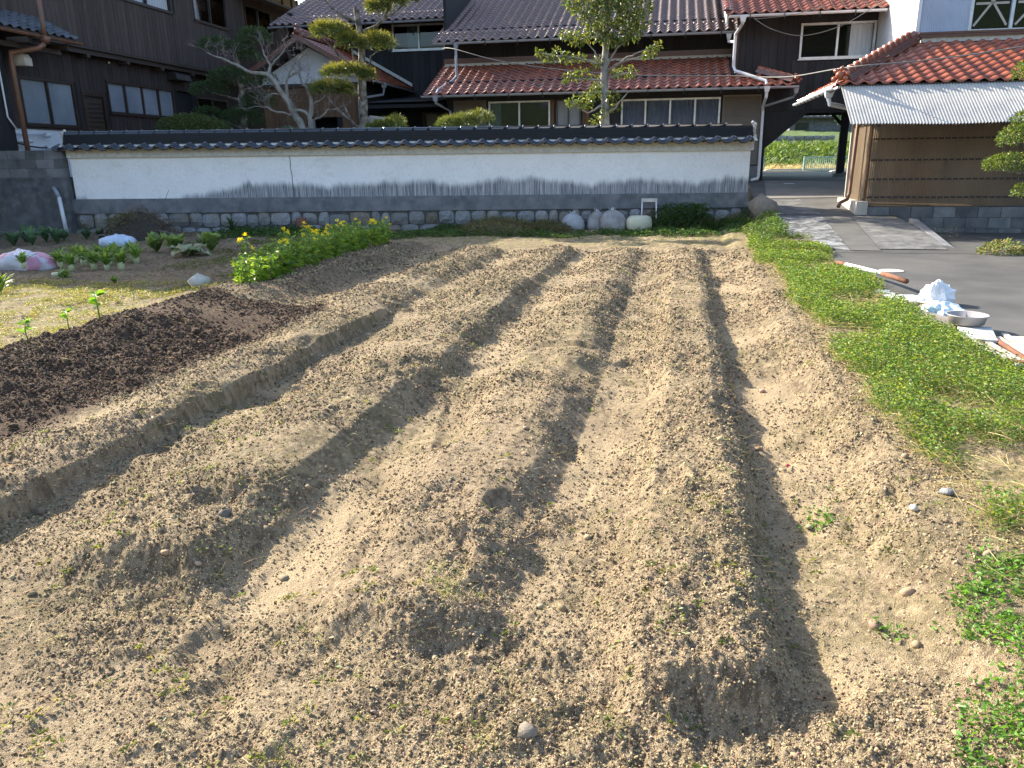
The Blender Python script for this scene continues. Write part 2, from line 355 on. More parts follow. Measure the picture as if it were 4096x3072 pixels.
def H(x, y, fine=False):
    x = np.asarray(x, float); y = np.asarray(y, float)
    t, s = ts(x, y); u, v = w2e(x, y)
    wob = .10*(fbm(s*.7, t*.35, 5, 3)-.5) + .06*(fbm(s*2.6, t*2.6, 6, 3)-.5)
    tw = np.where(t < 1.9, t+wob, t)
    near = 1-sst(s + .6*(vnoise(t*3, s*0, 3)-.5), 7.15, 7.6)
    prof = np.interp(tw, PN[:, 0], PN[:, 1])*near + np.interp(tw, PF[:, 0], PF[:, 1])*(1-near)
    amp = .74 + .5*fbm(s*.9, t*.8, 11, 2)
    s0 = 2.12 + .26*(vnoise(t*2.3+4, t*0, 21)-.5)*2 + np.where(t < -3.2, -3.0, 0)
    m_near = sst(s + .06*(fbm(x*6, y*6, 23, 2)-.5), s0-.10, s0+.09)
    m_far = 1-sst(s + .5*(vnoise(t*2, t*0, 8)-.5), 12.5, 13.4)
    lip = sst(t, .75, 1.0)
    q = sst(t, .7, 1.0); fmask = (m_near*m_far)*(1-q) + np.maximum(sst(s, 1.2, 2.6), .35)*q
    z = prof*amp*fmask
    z = z - .05*(1-m_near)*sst(t, -3.5, -3.3)*(1-sst(t, .6, 1.1))*sst(s, -1, 1.6)
    z = z + .05*(fbm(x*1.3, y*1.3, 31, 3)-.5)*(t < 2.1)
    # footprints and hollows pressed into the soil near the camera end
    z = z - .035*sst(fbm(x*3.1+3, y*2.3, 41, 2), .6, .75)*(s < 6)*(t < 1.0)*(t > -3.3)
    # ramp beside the wall, and the yard behind it
    rampz = .095*np.clip(v-13, 0, 9)
    rm = sst(u, 1.75, 2.0)*np.where(v < 17.2, 1-sst(u, 4.45, 4.75), 1.0)
    yard = ((y > wall_y(x)+.15) & (u < 1.87)).astype(float)
    z = np.where(yard > 0, .85, z*(1-rm*(v > 13)) + rampz*rm)
    z = np.where(v > 34, .8 - .25*sst(v, 34, 40), z)
    if fine is not False:
        soil = (1-sst(t, 2.05, 2.2))*(1-yard)*(1-sst(u, 1.6, 1.8)*(v > 14))
        furrow = sst(-prof, .035, .075)*fmask*sst(fbm(x*2.3, y*2.3, 53, 3), .3, .62)      # trodden, smoother
        mound = near*sst(tw, -5.1, -4.95)*(1-sst(tw, -3.62, -3.4))
        rough = soil*(1-.4*furrow)*(.3+1.3*sst(fbm(x*1.6, y*1.6, 51, 3), .3, .65))*(1+.15*mound)*np.where(t > 1.1, .6, 1)
        a = fbm(x*30, y*30, 61, 2); b = vnoise(x*72, y*72, 62); c = fbm(x*8, y*8, 63, 3); d = vnoise(x*125, y*125, 64); e = vnoise(x*50+7, y*50, 66)
        z = z + rough*(.046*(c-.5) + .03*(fbm(x*3.2, y*3.2, 67, 2)-.5) + .012*np.clip(a-.45, 0, 1) + .009*np.clip(b-.42, 0, 1) + .006*(d-.5) + .010*np.clip(e-.66, 0, 1)) + soil*.006*(vnoise(x*40, y*40, 65)-.5)
        return z, t, s, soil, furrow, mound
    return z
def Hs(x, y): return float(H(np.array([x]), np.array([y]))[0])

def build_ground():
    ny = 700; nx = 900
    yn = np.concatenate([np.linspace(-40, .6, 26)[:-1], .6+ (np.exp(np.linspace(0, math.log(1+17.3*1.0/1.1), ny))-1)*1.1])
    yf = 17.95 + (np.exp(np.linspace(0, math.log(1+420/1.5), 70))-1)*1.5
    ys = np.concatenate([yn, yf[1:]])
    uu = np.linspace(-1, 1, nx); out = np.array([1.06, 1.15, 1.3, 1.6, 2.2, 3.4, 6, 12])
    k = np.concatenate([-out[::-1], uu, out])
    X = k[None, :]*(1.25+.70*np.maximum(ys, 0))[:, None]; Y = np.repeat(ys[:, None], len(k), 1)
    x = X.ravel(); y = Y.ravel()
    z, t, s, soil, furrow, mound = H(x, y, True)
    n, m = X.shape
    idx = np.arange(n*m).reshape(n, m)
    f = np.stack([idx[:-1, :-1], idx[:-1, 1:], idx[1:, 1:], idx[1:, :-1]], -1).reshape(-1, 4)
    me = mk_mesh('ground', np.stack([x, y, z], 1), f, MAT['soil'], True)
    verge = sst(t, 1.05, 1.3)*sst(s, 1.5, 3)
    lawn = (1-sst(t, -5.15, -4.95))*(1-sst(s, 8.4, 9.2)*sst(-t, 5.6, 5.9))
    lawn = lawn*(1-sst(s+.7*(fbm(x*.9, y*.9, 71, 2)-.5), 8.2, 8.7)*(t < -6))
    veg = (t < -5.6)*sst(s, 8.0, 8.8)
    wallgrass = sst(s, 12.9, 14.2)
    g = np.clip(np.maximum.reduce([verge*.8, lawn, wallgrass*.9*(t > -7.5)]), 0, 1)*(.45+.9*fbm(x*2.2, y*2.2, 81, 3))
    rape = (1-sst(np.abs(t+4.95), .65, .95))*sst(s, 7.3, 7.8)*(1-sst(s, 13, 13.6))
    # damp brown soil also lies in thrown crumbs and smears down the slope of the bed
    dk = np.clip(mound*sst(fbm(x*4, y*4, 91, 3)+.25*mound, .3, .5) + .45*rape + .38*veg, 0, 1)
    litter = sst(fbm(x*1.7, y*1.7, 95, 4), .48, .66)*(1-mound)*sst(fbm(x*22, y*22, 96, 3), .42, .6)
    pale = np.clip(furrow + .6*(1-sst(s, .3, 2.2))*(t > -3.2)*sst(fbm(x*1.5, y*1.5, 97, 3), .4, .6), 0, 1)
    def mix(c, col, f): return c*(1-f[:, None]) + np.array(col)[None, :]*f[:, None]
    n1 = fbm(x*5.5, y*5.5, 101, 4); n2 = fbm(x*48, y*48, 102, 3); n3 = vnoise(x*120, y*120, 103); n4 = fbm(x*.8, y*.8, 104, 3)
    c = mix(np.tile(np.array([[.35, .272, .165]]), (len(x), 1)), (.26, .2, .125), sst(n1, .35, .65))
    c = mix(c, (.31, .235, .15), sst(n4, .4, .65))
    c = mix(c, (.15, .112, .072), .85*sst(n2, .5, .66)*(1-.6*pale))  # dark flecks: shade of crevices in the soil, put into the colour
    c = mix(c, (.43, .345, .235), .8*sst(n3, .62, .9))
    c = mix(c, (.42, .325, .205), .7*pale)
    c = mix(c, (.175, .148, .08), .6*litter)
    gn = sst(fbm(x*10, y*10, 105, 3), .38, .6)
    gc = mix(np.tile(np.array([[.30, .25, .115]]), (len(x), 1)), (.15, .16, .05), sst(fbm(x*7, y*7, 106, 3), .42, .62))
    gc = mix(gc, (.4, .33, .19), .7*sst(n3, .65, .9))
    gf = np.clip(g, 0, 1)*gn
    c = c*(1-gf[:, None]) + gc*gf[:, None]
    dc = mix(np.tile(np.array([[.105, .070, .047]]), (len(x), 1)), (.058, .039, .027), sst(n2, .4, .62))
    dc = mix(dc, (.16, .11, .075), .6*sst(n3, .7, .95))
    c = c*(1-dk[:, None]) + dc*dk[:, None]
    set_col(me, c)
    solo('ground', me, kind='structure')
# ================================================================== building kit
def tile_mesh(name, m, w=.25, l=.24, over=.05, sag=.036, roll=.020, th=.02, n=9, lift=.028):
    """one pan tile: concave pan, rolled right edge, thick front lip; x across, y up the slope, z out"""
    xs = []; 
    for i in range(n+1):
        q = i/n; x = q*w*1.0
        if q <= .68: z = -sag*(1-(2*q/.68-1)**2)
        else: z = roll*math.sin(math.pi*(q-.68)/.32)
        xs.append((x, z))
    v = []; f = []
    for (x, z) in xs: v.append((x, 0, z+lift))
    for (x, z) in xs: v.append((x, l+over, z))
    for (x, z) in xs: v.append((x, .002, z+lift-th))
    k = n+1
    for i in range(n):
        f.append((i, i+1, k+i+1, k+i)); f.append((i+1, i, 2*k+i, 2*k+i+1))
    f.append((n, k+n, 2*k+n, 2*k+n)[:3])
    return mk_mesh(name, v, f, m, True)
def snow_mesh(m):
    mb = MB(); pts = []
    for i in range(13):
        a = 2*math.pi*i/12; pts.append((.125+.062*math.cos(a), .10+.05*math.sin(a), .035+.03*(1-abs(math.cos(a)))*.6))
    mb.tube(pts, .011, 5, cap=False); return mk_mesh('snow_guard', mb.v, mb.f, m, True)
def axes(o, X, Y):
    X = Vector(X).normalized(); Y = Vector(Y).normalized(); Z = X.cross(Y)
    return Matrix(((X.x, Y.x, Z.x, o[0]), (X.y, Y.y, Z.y, o[1]), (X.z, Y.z, Z.z, o[2]), (0, 0, 0, 1)))
def tiles(th, roof, O, X, Y, nc, nr, me, w=.25, l=.24, keep=None, cap=300, scale=1.0):
    X = Vector(X).normalized(); Y = Vector(Y).normalized(); O = Vector(O); rest = []; cnt = 0; rnd = random.Random(nc*31+nr)
    for r in range(nr):
        for c in range(nc):
            p = O + X*(c*w) + Y*(r*l)
            if keep and not keep(p + X*w*.5 + Y*l*.5): continue
            jx = Vector((rnd.uniform(-1, 1), rnd.uniform(-1, 1), rnd.uniform(-1, 1)))
            m = axes(p, X + jx*.006, Y + Vector((jx.y, jx.x, jx.z))*.006) @ Matrix.Scale(scale, 4)
            if cnt < cap: th.inst('tile', me, m, roof); cnt += 1
            else: rest.append(m)
    if rest:
        n = len(me.vertices); co = np.empty(n*3, np.float32); me.vertices.foreach_get('co', co); co = co.reshape(-1, 3)
        fs = [tuple(p.vertices) for p in me.polygons]; V = []; F = []
        for i, m in enumerate(rest):
            A = np.array(m.to_3x3()); t = np.array(m.translation); V.append(co@A.T + t); F.extend([tuple(k+i*n for k in f) for f in fs])
        o = th.part('upper_tiles', (np.concatenate(V).tolist(), F), me.materials[0], parent=roof, smooth=True, kind='stuff')
def cap_mesh(name, m, r=.06, l=.333, collar=True, n=9):
    mb = MB(); st = [(0, r), (l*.9, r)]
    if collar: st = [(0, r*1.28), (.028, r*1.28), (.034, r*1.02), (l, r)]
    k = n
    for (x, rr) in st:
        for i in range(k):
            a = math.pi*(i/(k-1)*1.16-.08); mb.v.append((x, -math.cos(a)*rr, math.sin(a)*rr))
    for j in range(len(st)-1):
        for i in range(k-1): mb.f.append((j*k+i, j*k+i+1, (j+1)*k+i+1, (j+1)*k+i))
    mb.f.append(tuple(range(k))); mb.f.append(tuple((len(st)-1)*k+i for i in reversed(range(k))))
    me = mk_mesh(name, mb.v, mb.f, m, True); fix_normals(me); return me
def ridge(th, parent, A, B, mats, layers=3, w=.19, lh=.035, r=.075, step=.28, name='ridge', me=None):
    """stacked ridge: noshi courses stepping in, then a row of cap tiles"""
    A = Vector(A); B = Vector(B); d = (B-A); L = d.length; d.normalize(); side = d.cross(Vector((0, 0, 1))).normalized(); up = side.cross(d)
    mb = MB()
    for i in range(layers):
        ww = w-i*.022; z0 = i*lh; z1 = z0+lh*.8
        mb.hexa([A-side*ww+up*z0, B-side*ww+up*z0, B+side*ww+up*z0, A+side*ww+up*z0, A-side*(ww-.006)+up*z1, B-side*(ww-.006)+up*z1, B+side*(ww-.006)+up*z1, A+side*(ww-.006)+up*z1])
        mb.hexa([A-side*(ww-.03)+up*z1, B-side*(ww-.03)+up*z1, B+side*(ww-.03)+up*z1, A+side*(ww-.03)+up*z1, A-side*(ww-.03)+up*(z0+lh), B-side*(ww-.03)+up*(z0+lh), B+side*(ww-.03)+up*(z0+lh), A+side*(ww-.03)+up*(z0+lh)])
    rp = th.part(name, mb, mats[0], parent=None if parent is None else parent)
    me = me or cap_mesh('cap_tile', mats[1], r, step)
    for i in range(int(L/step)):
        th.inst('cap_tile', me, axes(A + d*(i*step) + up*(layers*lh-.012), d, -side), rp)
    return rp
class WallPlane:
    def __init__(s, kind, k): s.kind = kind; s.k = k; s.holes = []
    def P(s, a, b, c=0.0):
        return (a, s.k-c, b) if s.kind == 'v' else (s.k+c, a, b) if s.kind == 'u+' else (s.k-c, a, b)
    def box(s, mb, a0, a1, b0, b1, c0, c1): mb.box(s.P(a0, b0, c0), s.P(a1, b1, c1)); return mb
def wall_slab(th, W, a0, a1, b0, b1, m, thick=.12, name='wall', parent=None):
    As = sorted({a0, a1} | {h[i] for h in W.holes for i in (0, 1) if a0 < h[i] < a1}); Bs = sorted({b0, b1} | {h[i] for h in W.holes for i in (2, 3) if b0 < h[i] < b1})
    mb = MB()
    for i in range(len(As)-1):
        run = None
        for j in range(len(Bs)-1):
            ca = (As[i]+As[i+1])/2; cb = (Bs[j]+Bs[j+1])/2
            if any(h[0] < ca < h[1] and h[2] < cb < h[3] for h in W.holes):
                if run is not None: W.box(mb, As[i], As[i+1], run, Bs[j], -thick, 0); run = None
            elif run is None: run = Bs[j]
        if run is not None: W.box(mb, As[i], As[i+1], run, b1, -thick, 0)
    return th.part(name, mb, m, parent=parent)
UNIT = {}
def unit_box(m):
    if m.name not in UNIT:
        mb = MB().box((0, 0, 0), (1, 1, 1)); UNIT[m.name] = mk_mesh('board', mb.v, mb.f, m); fix_normals(UNIT[m.name])
    return UNIT[m.name]
def boards(th, W, a0, a1, b0, b1, m, width, parent, t=.012, gap=.008, name='board'):
    me = unit_box(m); n = max(1, round((a1-a0)/width)); w = (a1-a0)/n; rnd = random.Random(n)
    for i in range(n):
        x0 = a0+i*w; x1 = x0+w-gap; segs = [(b0, b1)]
        for h in W.holes:
            if h[0] < x1-.02 and h[1] > x0+.02:
                ns = []
                for (p, q) in segs:
                    if h[3] <= p or h[2] >= q: ns.append((p, q)); continue
                    if h[2]-p > .03: ns.append((p, h[2]))
                    if q-h[3] > .03: ns.append((h[3], q))
                segs = ns
        for (p, q) in segs:
            tt = t+rnd.uniform(0, .004); A = Vector(W.P(x0, p, .001)); B = Vector(W.P(x1, q, .001+tt)); lo = Vector(map(min, A, B)); hi = Vector(map(max, A, B)); d = hi-lo
            th.inst(name, me, Matrix.Translation(lo) @ Matrix.Diagonal((d.x, d.y, d.z, 1)), parent)
def curtain_mb(W, a0, a1, b0, b1, c, amp=.02, per=.11):
    mb = MB(); n = max(6, int((a1-a0)/per*6)); o = []
    for i in range(n+1):
        a = a0+(a1-a0)*i/n; cc = c+amp*math.sin(2*math.pi*(a-a0)/per+.7*math.sin(a*9)); mb.v.append(W.P(a, b0, cc)); mb.v.append(W.P(a, b1, cc))
    for i in range(n): mb.f.append((2*i, 2*i+2, 2*i+3, 2*i+1))
    return mb
def window(th, W, a0, a1, b0, b1, n, fm, gm, curt=None, fw=.045, proud=.03, cols=None, room=.9, curt_range=None, rm=None, label=None, name='window'):
    """frame part; panes (and the curtain behind) are its sub-parts"""
    mb = MB(); W.box(mb, a0, a1, b1-fw, b1, -.1, proud); W.box(mb, a0, a1, b0, b0+fw, -.1, proud+.015)
    W.box(mb, a0, a0+fw, b0+fw, b1-fw, -.1, proud); W.box(mb, a1-fw, a1, b0+fw, b1-fw, -.1, proud)
    W.box(mb, a0-.03, a1+.03, b0-.025, b0, -.02, proud+.04)
    cuts = cols or [a0+(a1-a0)*i/n for i in range(n+1)]
    for i, c in enumerate(cuts[1:-1]): W.box(mb, c-fw*.5, c+fw*.5, b0+fw, b1-fw, -.06, proud-.012)
    fr = th.part(name, mb, fm, label=label)
    for i in range(len(cuts)-1):
        p = MB(); W.box(p, cuts[i]+(fw if i == 0 else fw*.5), cuts[i+1]-(fw if i == len(cuts)-2 else fw*.5), b0+fw, b1-fw, -.045+.012*(i % 2), -.040+.012*(i % 2)); th.part('pane', p, gm, parent=fr)
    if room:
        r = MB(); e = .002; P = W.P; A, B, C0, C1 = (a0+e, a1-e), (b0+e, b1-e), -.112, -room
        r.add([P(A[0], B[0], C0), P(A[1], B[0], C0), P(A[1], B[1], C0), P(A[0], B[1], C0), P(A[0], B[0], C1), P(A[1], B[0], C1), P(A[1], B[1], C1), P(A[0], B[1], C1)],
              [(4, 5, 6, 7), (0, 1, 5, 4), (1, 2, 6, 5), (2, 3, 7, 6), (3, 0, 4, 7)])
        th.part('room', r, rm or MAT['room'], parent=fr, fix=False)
    if curt:
        for (q0, q1) in (curt_range or [(a0+fw, a1-fw)]): th.part('curtain', curtain_mb(W, q0, q1, b0+fw, b1-fw, -.085, .014), curt, parent=fr, smooth=True)
    return fr
def shutter_box(th, W, a0, a1, b0, b1, step=.055):
    mb = MB(); W.box(mb, a0, a1, b0, b1, -.02, .03); n = int((b1-b0)/step)
    for i in range(n):
        z = b0+i*step; P = W.P
        mb.add([P(a0+.03, z, .062), P(a1-.03, z, .062), P(a1-.03, z+step*.85, .04), P(a0+.03, z+step*.85, .04), P(a0+.03, z, .03), P(a1-.03, z, .03), P(a1-.03, z+step*.85, .03), P(a0+.03, z+step*.85, .03)],
               [(0, 1, 2, 3), (0, 4, 5, 1), (3, 2, 6, 7), (0, 3, 7, 4), (1, 5, 6, 2)])
    return th.part('shutter', mb, MAT['shutter'])
def gutter(th, A, B, m, r=.055, brackets=.95, parent=None):
    g = th.part('gutter', MB().gutter(A, B, r), m, parent=parent, smooth=False, fix=False)
    A = Vector(A); B = Vector(B); d = B-A; n = int(d.length/brackets); d.normalize(); mb = MB()
    for i in range(1, n+1):
        p = A + d*(i*brackets-.3); mb.box((p.x-.009, p.y-.012-r, p.z-.09-r*.5), (p.x+.009, p.y+.012, p.z+.01)) if abs(d.x) > .5 else mb.tube([p+Vector((r, 0, 0)), p+Vector((r*.7, 0, -r)), p+Vector((0, 0, -r*1.3)), p+Vector((-r*.9, 0, -r*.7))], .007, 4)
    if n: th.part('gutter_brackets', mb, MAT['dark_metal'], parent=g)
    return g
def hopper(mb, p, s=.075):
    x, y, z = p; mb.hexa([(x-s*.6, y-s*.6, z-.13), (x+s*.6, y-s*.6, z-.13), (x+s*.6, y+s*.6, z-.13), (x-s*.6, y+s*.6, z-.13), (x-s, y-s, z), (x+s, y-s, z), (x+s, y+s, z), (x-s, y+s, z)])
def roof_deck(th, pts, m, t=.06, name='roof'):
    mb = MB(); n = len(pts); mb.add([Vector(p) for p in pts] + [Vector(p)-Vector((0, 0, t)) for p in pts], [tuple(range(n)), tuple(reversed(range(n, 2*n)))] + [(i, i+n, (i+1) % n+n, (i+1) % n) for i in range(n)])
    return th.part(name, mb, m)

# ================================================================== the white plaster wall
def stone_mesh(m, w, h, rnd, d=.10):
    nx, nz = 5, 4; v = []; f = []
    c = [rnd.uniform(-.03, .03) for _ in range(8)]
    for j in range(nz):
        for i in range(nx):
            q = i/(nx-1); s = j/(nz-1)
            x = q*w + (c[0]*(1-s)+c[1]*s)*(1-q)*.7 - abs(c[2])*.4*q*s; z = s*h + (c[3]*(1-q)+c[4]*q)*s*.7 + (c[5]*(1-q)+c[6]*q)*(1-s)*.3
            e = min(i, nx-1-i, j, nz-1-j); y = -d*(.35 if e == 0 else 1)+rnd.uniform(-.018, .018)
            if (i in (0, nx-1)) and (j in (0, nz-1)): x += (.022 if i == 0 else -.022); z += (.022 if j == 0 else -.022)
            v.append((x, y, z))
    for j in range(nz-1):
        for i in range(nx-1): a = j*nx+i; f.append((a, a+1, a+nx+1, a+nx))
    rim = [i for i in range(nx)] + [nx-1+j*nx for j in range(1, nz)] + [(nz-1)*nx+i for i in reversed(range(nx-1))] + [j*nx for j in reversed(range(1, nz-1))]
    o = len(v)
    for k in rim: x, y, z = v[k]; v.append((x, .06, z))
    for i in range(len(rim)): j = (i+1) % len(rim); f.append((rim[j], rim[i], o+i, o+j))
    return mk_mesh('stone', v, f, m, False)
def yard_wall():
    L = 14.84; ang = math.atan2(-.43, 14.83)
    th = Thing('yard_wall', 'long white plaster garden wall with black tiled coping and stone footing', 'wall', (0, 0, 0), frame=((-9.68, 17.55, 0), ang))
    th.part('plaster_panel', MB().box((0.05, .03, .70), (L, .30, 1.62)), MAT['plaster'], label='white plaster face streaked dark grey with mould along its foot')
    th.part('cornice', MB().box((0.02, -.035, 1.61), (L+.05, .36, 1.80)), MAT['mortar'])
    th.part('footing', MB().box((-.02, -.045, .42), (L, .33, .73)), MAT['concrete'], label='grey concrete footing band with hairline cracks')
    base = th.part('stone_base', MB().box((-.02, .0, -.3), (L+.03, .34, .44)), MAT['mortar_dark'])
    rnd = random.Random(5)
    for (z0, hh, x) in ((.125, .28, .02), (-.16, .27, -.1)):
        while x < L-.1:
            w = rnd.choice((.22, .26, .3, .34, .4, .46, .36)); h = hh*rnd.uniform(.86, 1.05)
            if x+w > L+.02: w = L+.02-x
            if w < .12: break
            me = stone_mesh(MAT['stone_brown'] if rnd.random() < .1 else MAT['stone'], w-.022, h, rnd, rnd.uniform(.05, .085))
            th.inst('stone', me, Matrix.Translation((x, 0, z0+rnd.uniform(-.012, .012))), base); x += w
    # thin crack from top to foot
    pts = [(4.9+dx, .0265, z) for dx, z in ((0, 1.6), (.012, 1.5), (.004, 1.36), (.025, 1.2), (.02, 1.02), (.032, .88), (.03, .73))]
    th.part('crack', MB().tube(pts, .006, 4), MAT['room'])
    # coping: eave tiles, noshi courses, caps
    cop = th.part('coping', MB().hexa([(-.12, -.12, 1.80), (L+.1, -.12, 1.80), (L+.1, .36, 1.80), (-.12, .36, 1.80), (-.1, .02, 1.90), (L+.08, .02, 1.90), (L+.08, .30, 1.90), (-.1, .30, 1.90)]), MAT['mortar'])
    w = .333; me = tile_mesh('tile', MAT['black_tile'], w, .26, .06, .042, .03, .045, 11)
    nc = int((L+.3)/w); sl = Vector((0, .9, .36))
    for c in range(nc): th.inst('tile', me, axes((-.16+c*w, -.235, 1.80+random.uniform(-.004, .004)), (1, 0, 0), sl), cop)
    for c in range(nc): th.inst('tile', me, axes((-.16+(c+1)*w, .555, 1.80), (-1, 0, 0), Vector((0, -.9, .36))), cop)
    disc = MB(); disc.tube([(0, -.03, 0), (0, .03, 0)], .04, 10); dm = mk_mesh('tile_end', disc.v, disc.f, MAT['black_tile'], True)
    for c in range(nc): th.inst('tile_end', dm, Matrix.Translation((-.16+(c+.84)*w, -.235, 1.815)), cop)
    rd = ridge(th, cop, (-.02, .16, 1.882), (L+.02, .16, 1.882), (MAT['black_noshi'], MAT['black_tile']), 4, .19, .055, .075, .333, 'ridge')
    for sx, x in ((-1, -.05), (1, L+.06)):
        o = MB()
        for (dx, dz, r) in ((0, 1.98, .05), (.0*sx, 2.06, .055), (.015*sx, 2.13, .05), (.03*sx, 1.9, .045), (-.03*sx, 2.17, .04)): o.lathe((x+dx, .12, dz), [(.005, -r), (r*.7, -r*.7), (r, 0), (r*.7, r*.7), (.005, r)], 9)
        th.part('ridge_end', o, MAT['mortar'], smooth=True, parent=cop)
def block_wall():
    th = Thing('block_wall', 'grey concrete block wall left of the white wall', 'wall', (0, 0, 0), frame=((-9.72, 17.42, 0), 0))
    b = th.part('retaining_base', MB().hexa([(-4.2, -.10, -.2), (.03, -.10, -.2), (.03, .3, -.2), (-4.2, .3, -.2), (-4.2, -.02, 1.16), (.03, -.02, 1.16), (.03, .3, 1.16), (-4.2, .3, 1.16)]), MAT['concrete_dark'], label='stained dark concrete lower half of the wall')
    th.part('ledge', MB().box((-4.2, -.03, 1.16), (.025, .3, 1.21)), MAT['concrete_dark'])
    me = unit_box(MAT['block'])
    for r in range(3):
        for i in range(11):
            x1 = .02-i*.4+(.2 if r == 1 else 0); x0 = x1-.392; x1 = min(x1, .02)
            th.inst('block', me, Matrix.Translation((x0, 0.0+.004*((i*7+r*3) % 3), 1.21+r*.19)) @ Matrix.Diagonal((x1-x0, .2, .184, 1)), b)
    th.part('core', MB().box((-4.3, .03, 1.2), (.0, .18, 1.77)), MAT['mortar_dark'])
    pipe = MB().tube([(-.28, -.02, .98), (-.2, -.12, .97), (-.13, -.16, .88), (-.1, -.17, .78)], .045, 9)
    p = Thing('drain_pipe', 'white plastic drain pipe leaning out of the block wall corner', 'pipe', (-9.8, 17.2, 0), est=False)
    def sh(mb, o): mb.v = [(a+o[0], b_+o[1], c+o[2]) for (a, b_, c) in mb.v]; return mb
    p.part('elbow', sh(pipe, (-9.72, 17.42, 0)), MAT['pvc_grey'], smooth=True)
    p.part('pipe', MB().tube([(-9.82, 17.25, .8), (-9.72, 17.15, .02)], .042, 10), MAT['pvc'], smooth=True)
# ================================================================== left brown house
def left_house():
    th = Thing('brown_house', 'two storey house clad in brown vertical boards on the left', 'house', (-14.9, 23, .85))
    W = WallPlane('u+', -14.9)
    lowH = [(16.68, 18.47, 2.38, 3.48), (18.7, 19.6, .95, 3.33), (19.72, 22.73, 2.8, 3.65), (22.93, 23.73, .95, 3.64), (23.95, 25.8, 2.4, 3.54)]
    W.holes = lowH
    w1 = wall_slab(th, W, 15.9, 31.3, 2.32, 4.3, MAT['black_wall'], .15)
    boards(th, W, 15.9, 31.3, 2.33, 4.25, MAT['dark_brown_board'], .165, w1)
    W0 = WallPlane('u+', -14.88); W0.holes = [(18.65, 19.65, .9, 3), (22.9, 23.76, .9, 3)]
    wall_slab(th, W0, 15.9, 31.3, .8, 2.30, MAT['wall_white'], .15, 'plaster_base')
    th.part('base_cap', W.box(MB(), 15.9, 18.68, 2.30, 2.335, 0, .05), MAT['dark_wood'])
    fr = MAT['brown_frame']
    window(th, W, 16.68, 18.47, 2.38, 3.48, 2, fr, MAT['frosted'], room=0, fw=.06)
    window(th, W, 19.72, 22.73, 2.8, 3.65, 4, fr, MAT['frosted'], room=0, fw=.06)
    window(th, W, 23.95, 25.8, 2.4, 3.54, 2, fr, MAT['glass_dark'], MAT['curtain'], curt_range=[(24.0, 24.35), (25.4, 25.7)])
    d = th.part('door', W.box(MB(), 18.72, 19.58, .95, 3.31, -.06, -.03), MAT['dark_wood'])
    f = MB()
    for a0, a1, b0, b1 in ((18.70, 18.80, .95, 3.33), (19.50, 19.60, .95, 3.33), (18.80, 19.50, 3.2, 3.33)): W.box(f, a0, a1, b0, b1, -.05, .03)
    th.part('door_frame', f, fr, parent=d)
    for i in range(12): th.part('slat', W.box(MB(), 18.86, 19.46, 1.75+i*.115, 1.765+i*.115, -.03, -.008), MAT['brown_frame'], parent=d)
    th.part('trim', W.box(MB(), 18.83, 18.86, 1.0, 3.08, -.03, 0), MAT['cedar'], parent=d)
    th.part('dark_door', W.box(MB(), 22.95, 23.71, .95, 3.62, -.12, -.08), MAT['black_wall'])
    th.part('vent_hood', MB().poly([(-14.9, 22.5, 4.15), (-14.9, 22.5, 3.9), (-14.55, 22.5, 3.92), (-14.58, 22.5, 4.08), (-14.68, 22.5, 4.14)], (0, .75, 0)), MAT['alu_dark'])
    th.part('lamp', MB().lathe((-14.84, 19.9, 4.08), [(.005, 0), (.03, .01), (.02, .04), (.005, .05)], 8), MAT['white_paint'])
    # jettied upper storey
    th.part('jetty_beam', MB().box((-15, 15.9, 4.30), (-14.55, 31.3, 4.36)).box((-14.72, 15.9, 4.18), (-14.62, 31.3, 4.30)), MAT['dark_wood'])
    for v in np.arange(17.2, 31, 1.55): th.part('corbel', MB().box((-15, v, 4.1), (-14.58, v+.12, 4.178)), MAT['dark_wood'])
    U = WallPlane('u+', -14.6)
    U.holes = [(20.35, 22.72, 5.75, 6.75), (23.85, 25.82, 5.75, 6.75), (27.04, 28.95, 5.75, 6.8)]
    w2 = wall_slab(th, U, 15.9, 31.3, 4.36, 7.4, MAT['black_wall'], .15, 'upper_wall')
    boards(th, U, 15.9, 31.3, 4.37, 7.38, MAT['brown_board'], .165, w2, t=.016)
    for h in U.holes: window(th, U, *h, 2, fr, MAT['glass'], MAT['curtain'], fw=.055)
    # upper eave over the far window and the roof
    th.part('eave', MB().hexa([(-14.6, 26.6, 6.98), (-13.7, 26.6, 6.84), (-13.7, 30.5, 6.84), (-14.6, 30.5, 6.98), (-14.6, 26.6, 7.05), (-13.7, 26.6, 6.90), (-13.7, 30.5, 6.90), (-14.6, 30.5, 7.05)]), MAT['dark_wood'])
    th.part('gable_panel', MB().box((-14.58, 29.0, 7.08), (-14.55, 31.2, 7.6)), MAT['concrete_pale'])
    for v in (29.0, 29.9, 30.7, 31.2): th.part('gable_post', MB().box((-14.585, v-.06, 7.06), (-14.52, v+.06, 7.6)), MAT['dark_wood'])
    r = roof_deck(th, [(-13.5, 15.2, 7.45), (-13.5, 32.2, 7.45), (-18.5, 32.2, 9.6), (-18.5, 15.2, 9.6)], MAT['grey_tile'], .12)
    th.part('rear_roof', MB().hexa([(-23.5, 15.2, 7.33), (-18.5, 15.2, 9.48), (-18.5, 32.2, 9.48), (-23.5, 32.2, 7.33), (-23.5, 15.2, 7.45), (-18.5, 15.2, 9.6), (-18.5, 32.2, 9.6), (-23.5, 32.2, 7.45)]), MAT['grey_tile'], parent=r)
    th.part('far_wall', MB().box((-22.5, 15.9, .8), (-22.3, 31.3, 7.4)).box((-22.3, 31.1, .8), (-15.05, 31.3, 7.6)).box((-22.3, 15.9, .8), (-15.05, 16.05, 7.6)), MAT['brown_board'])
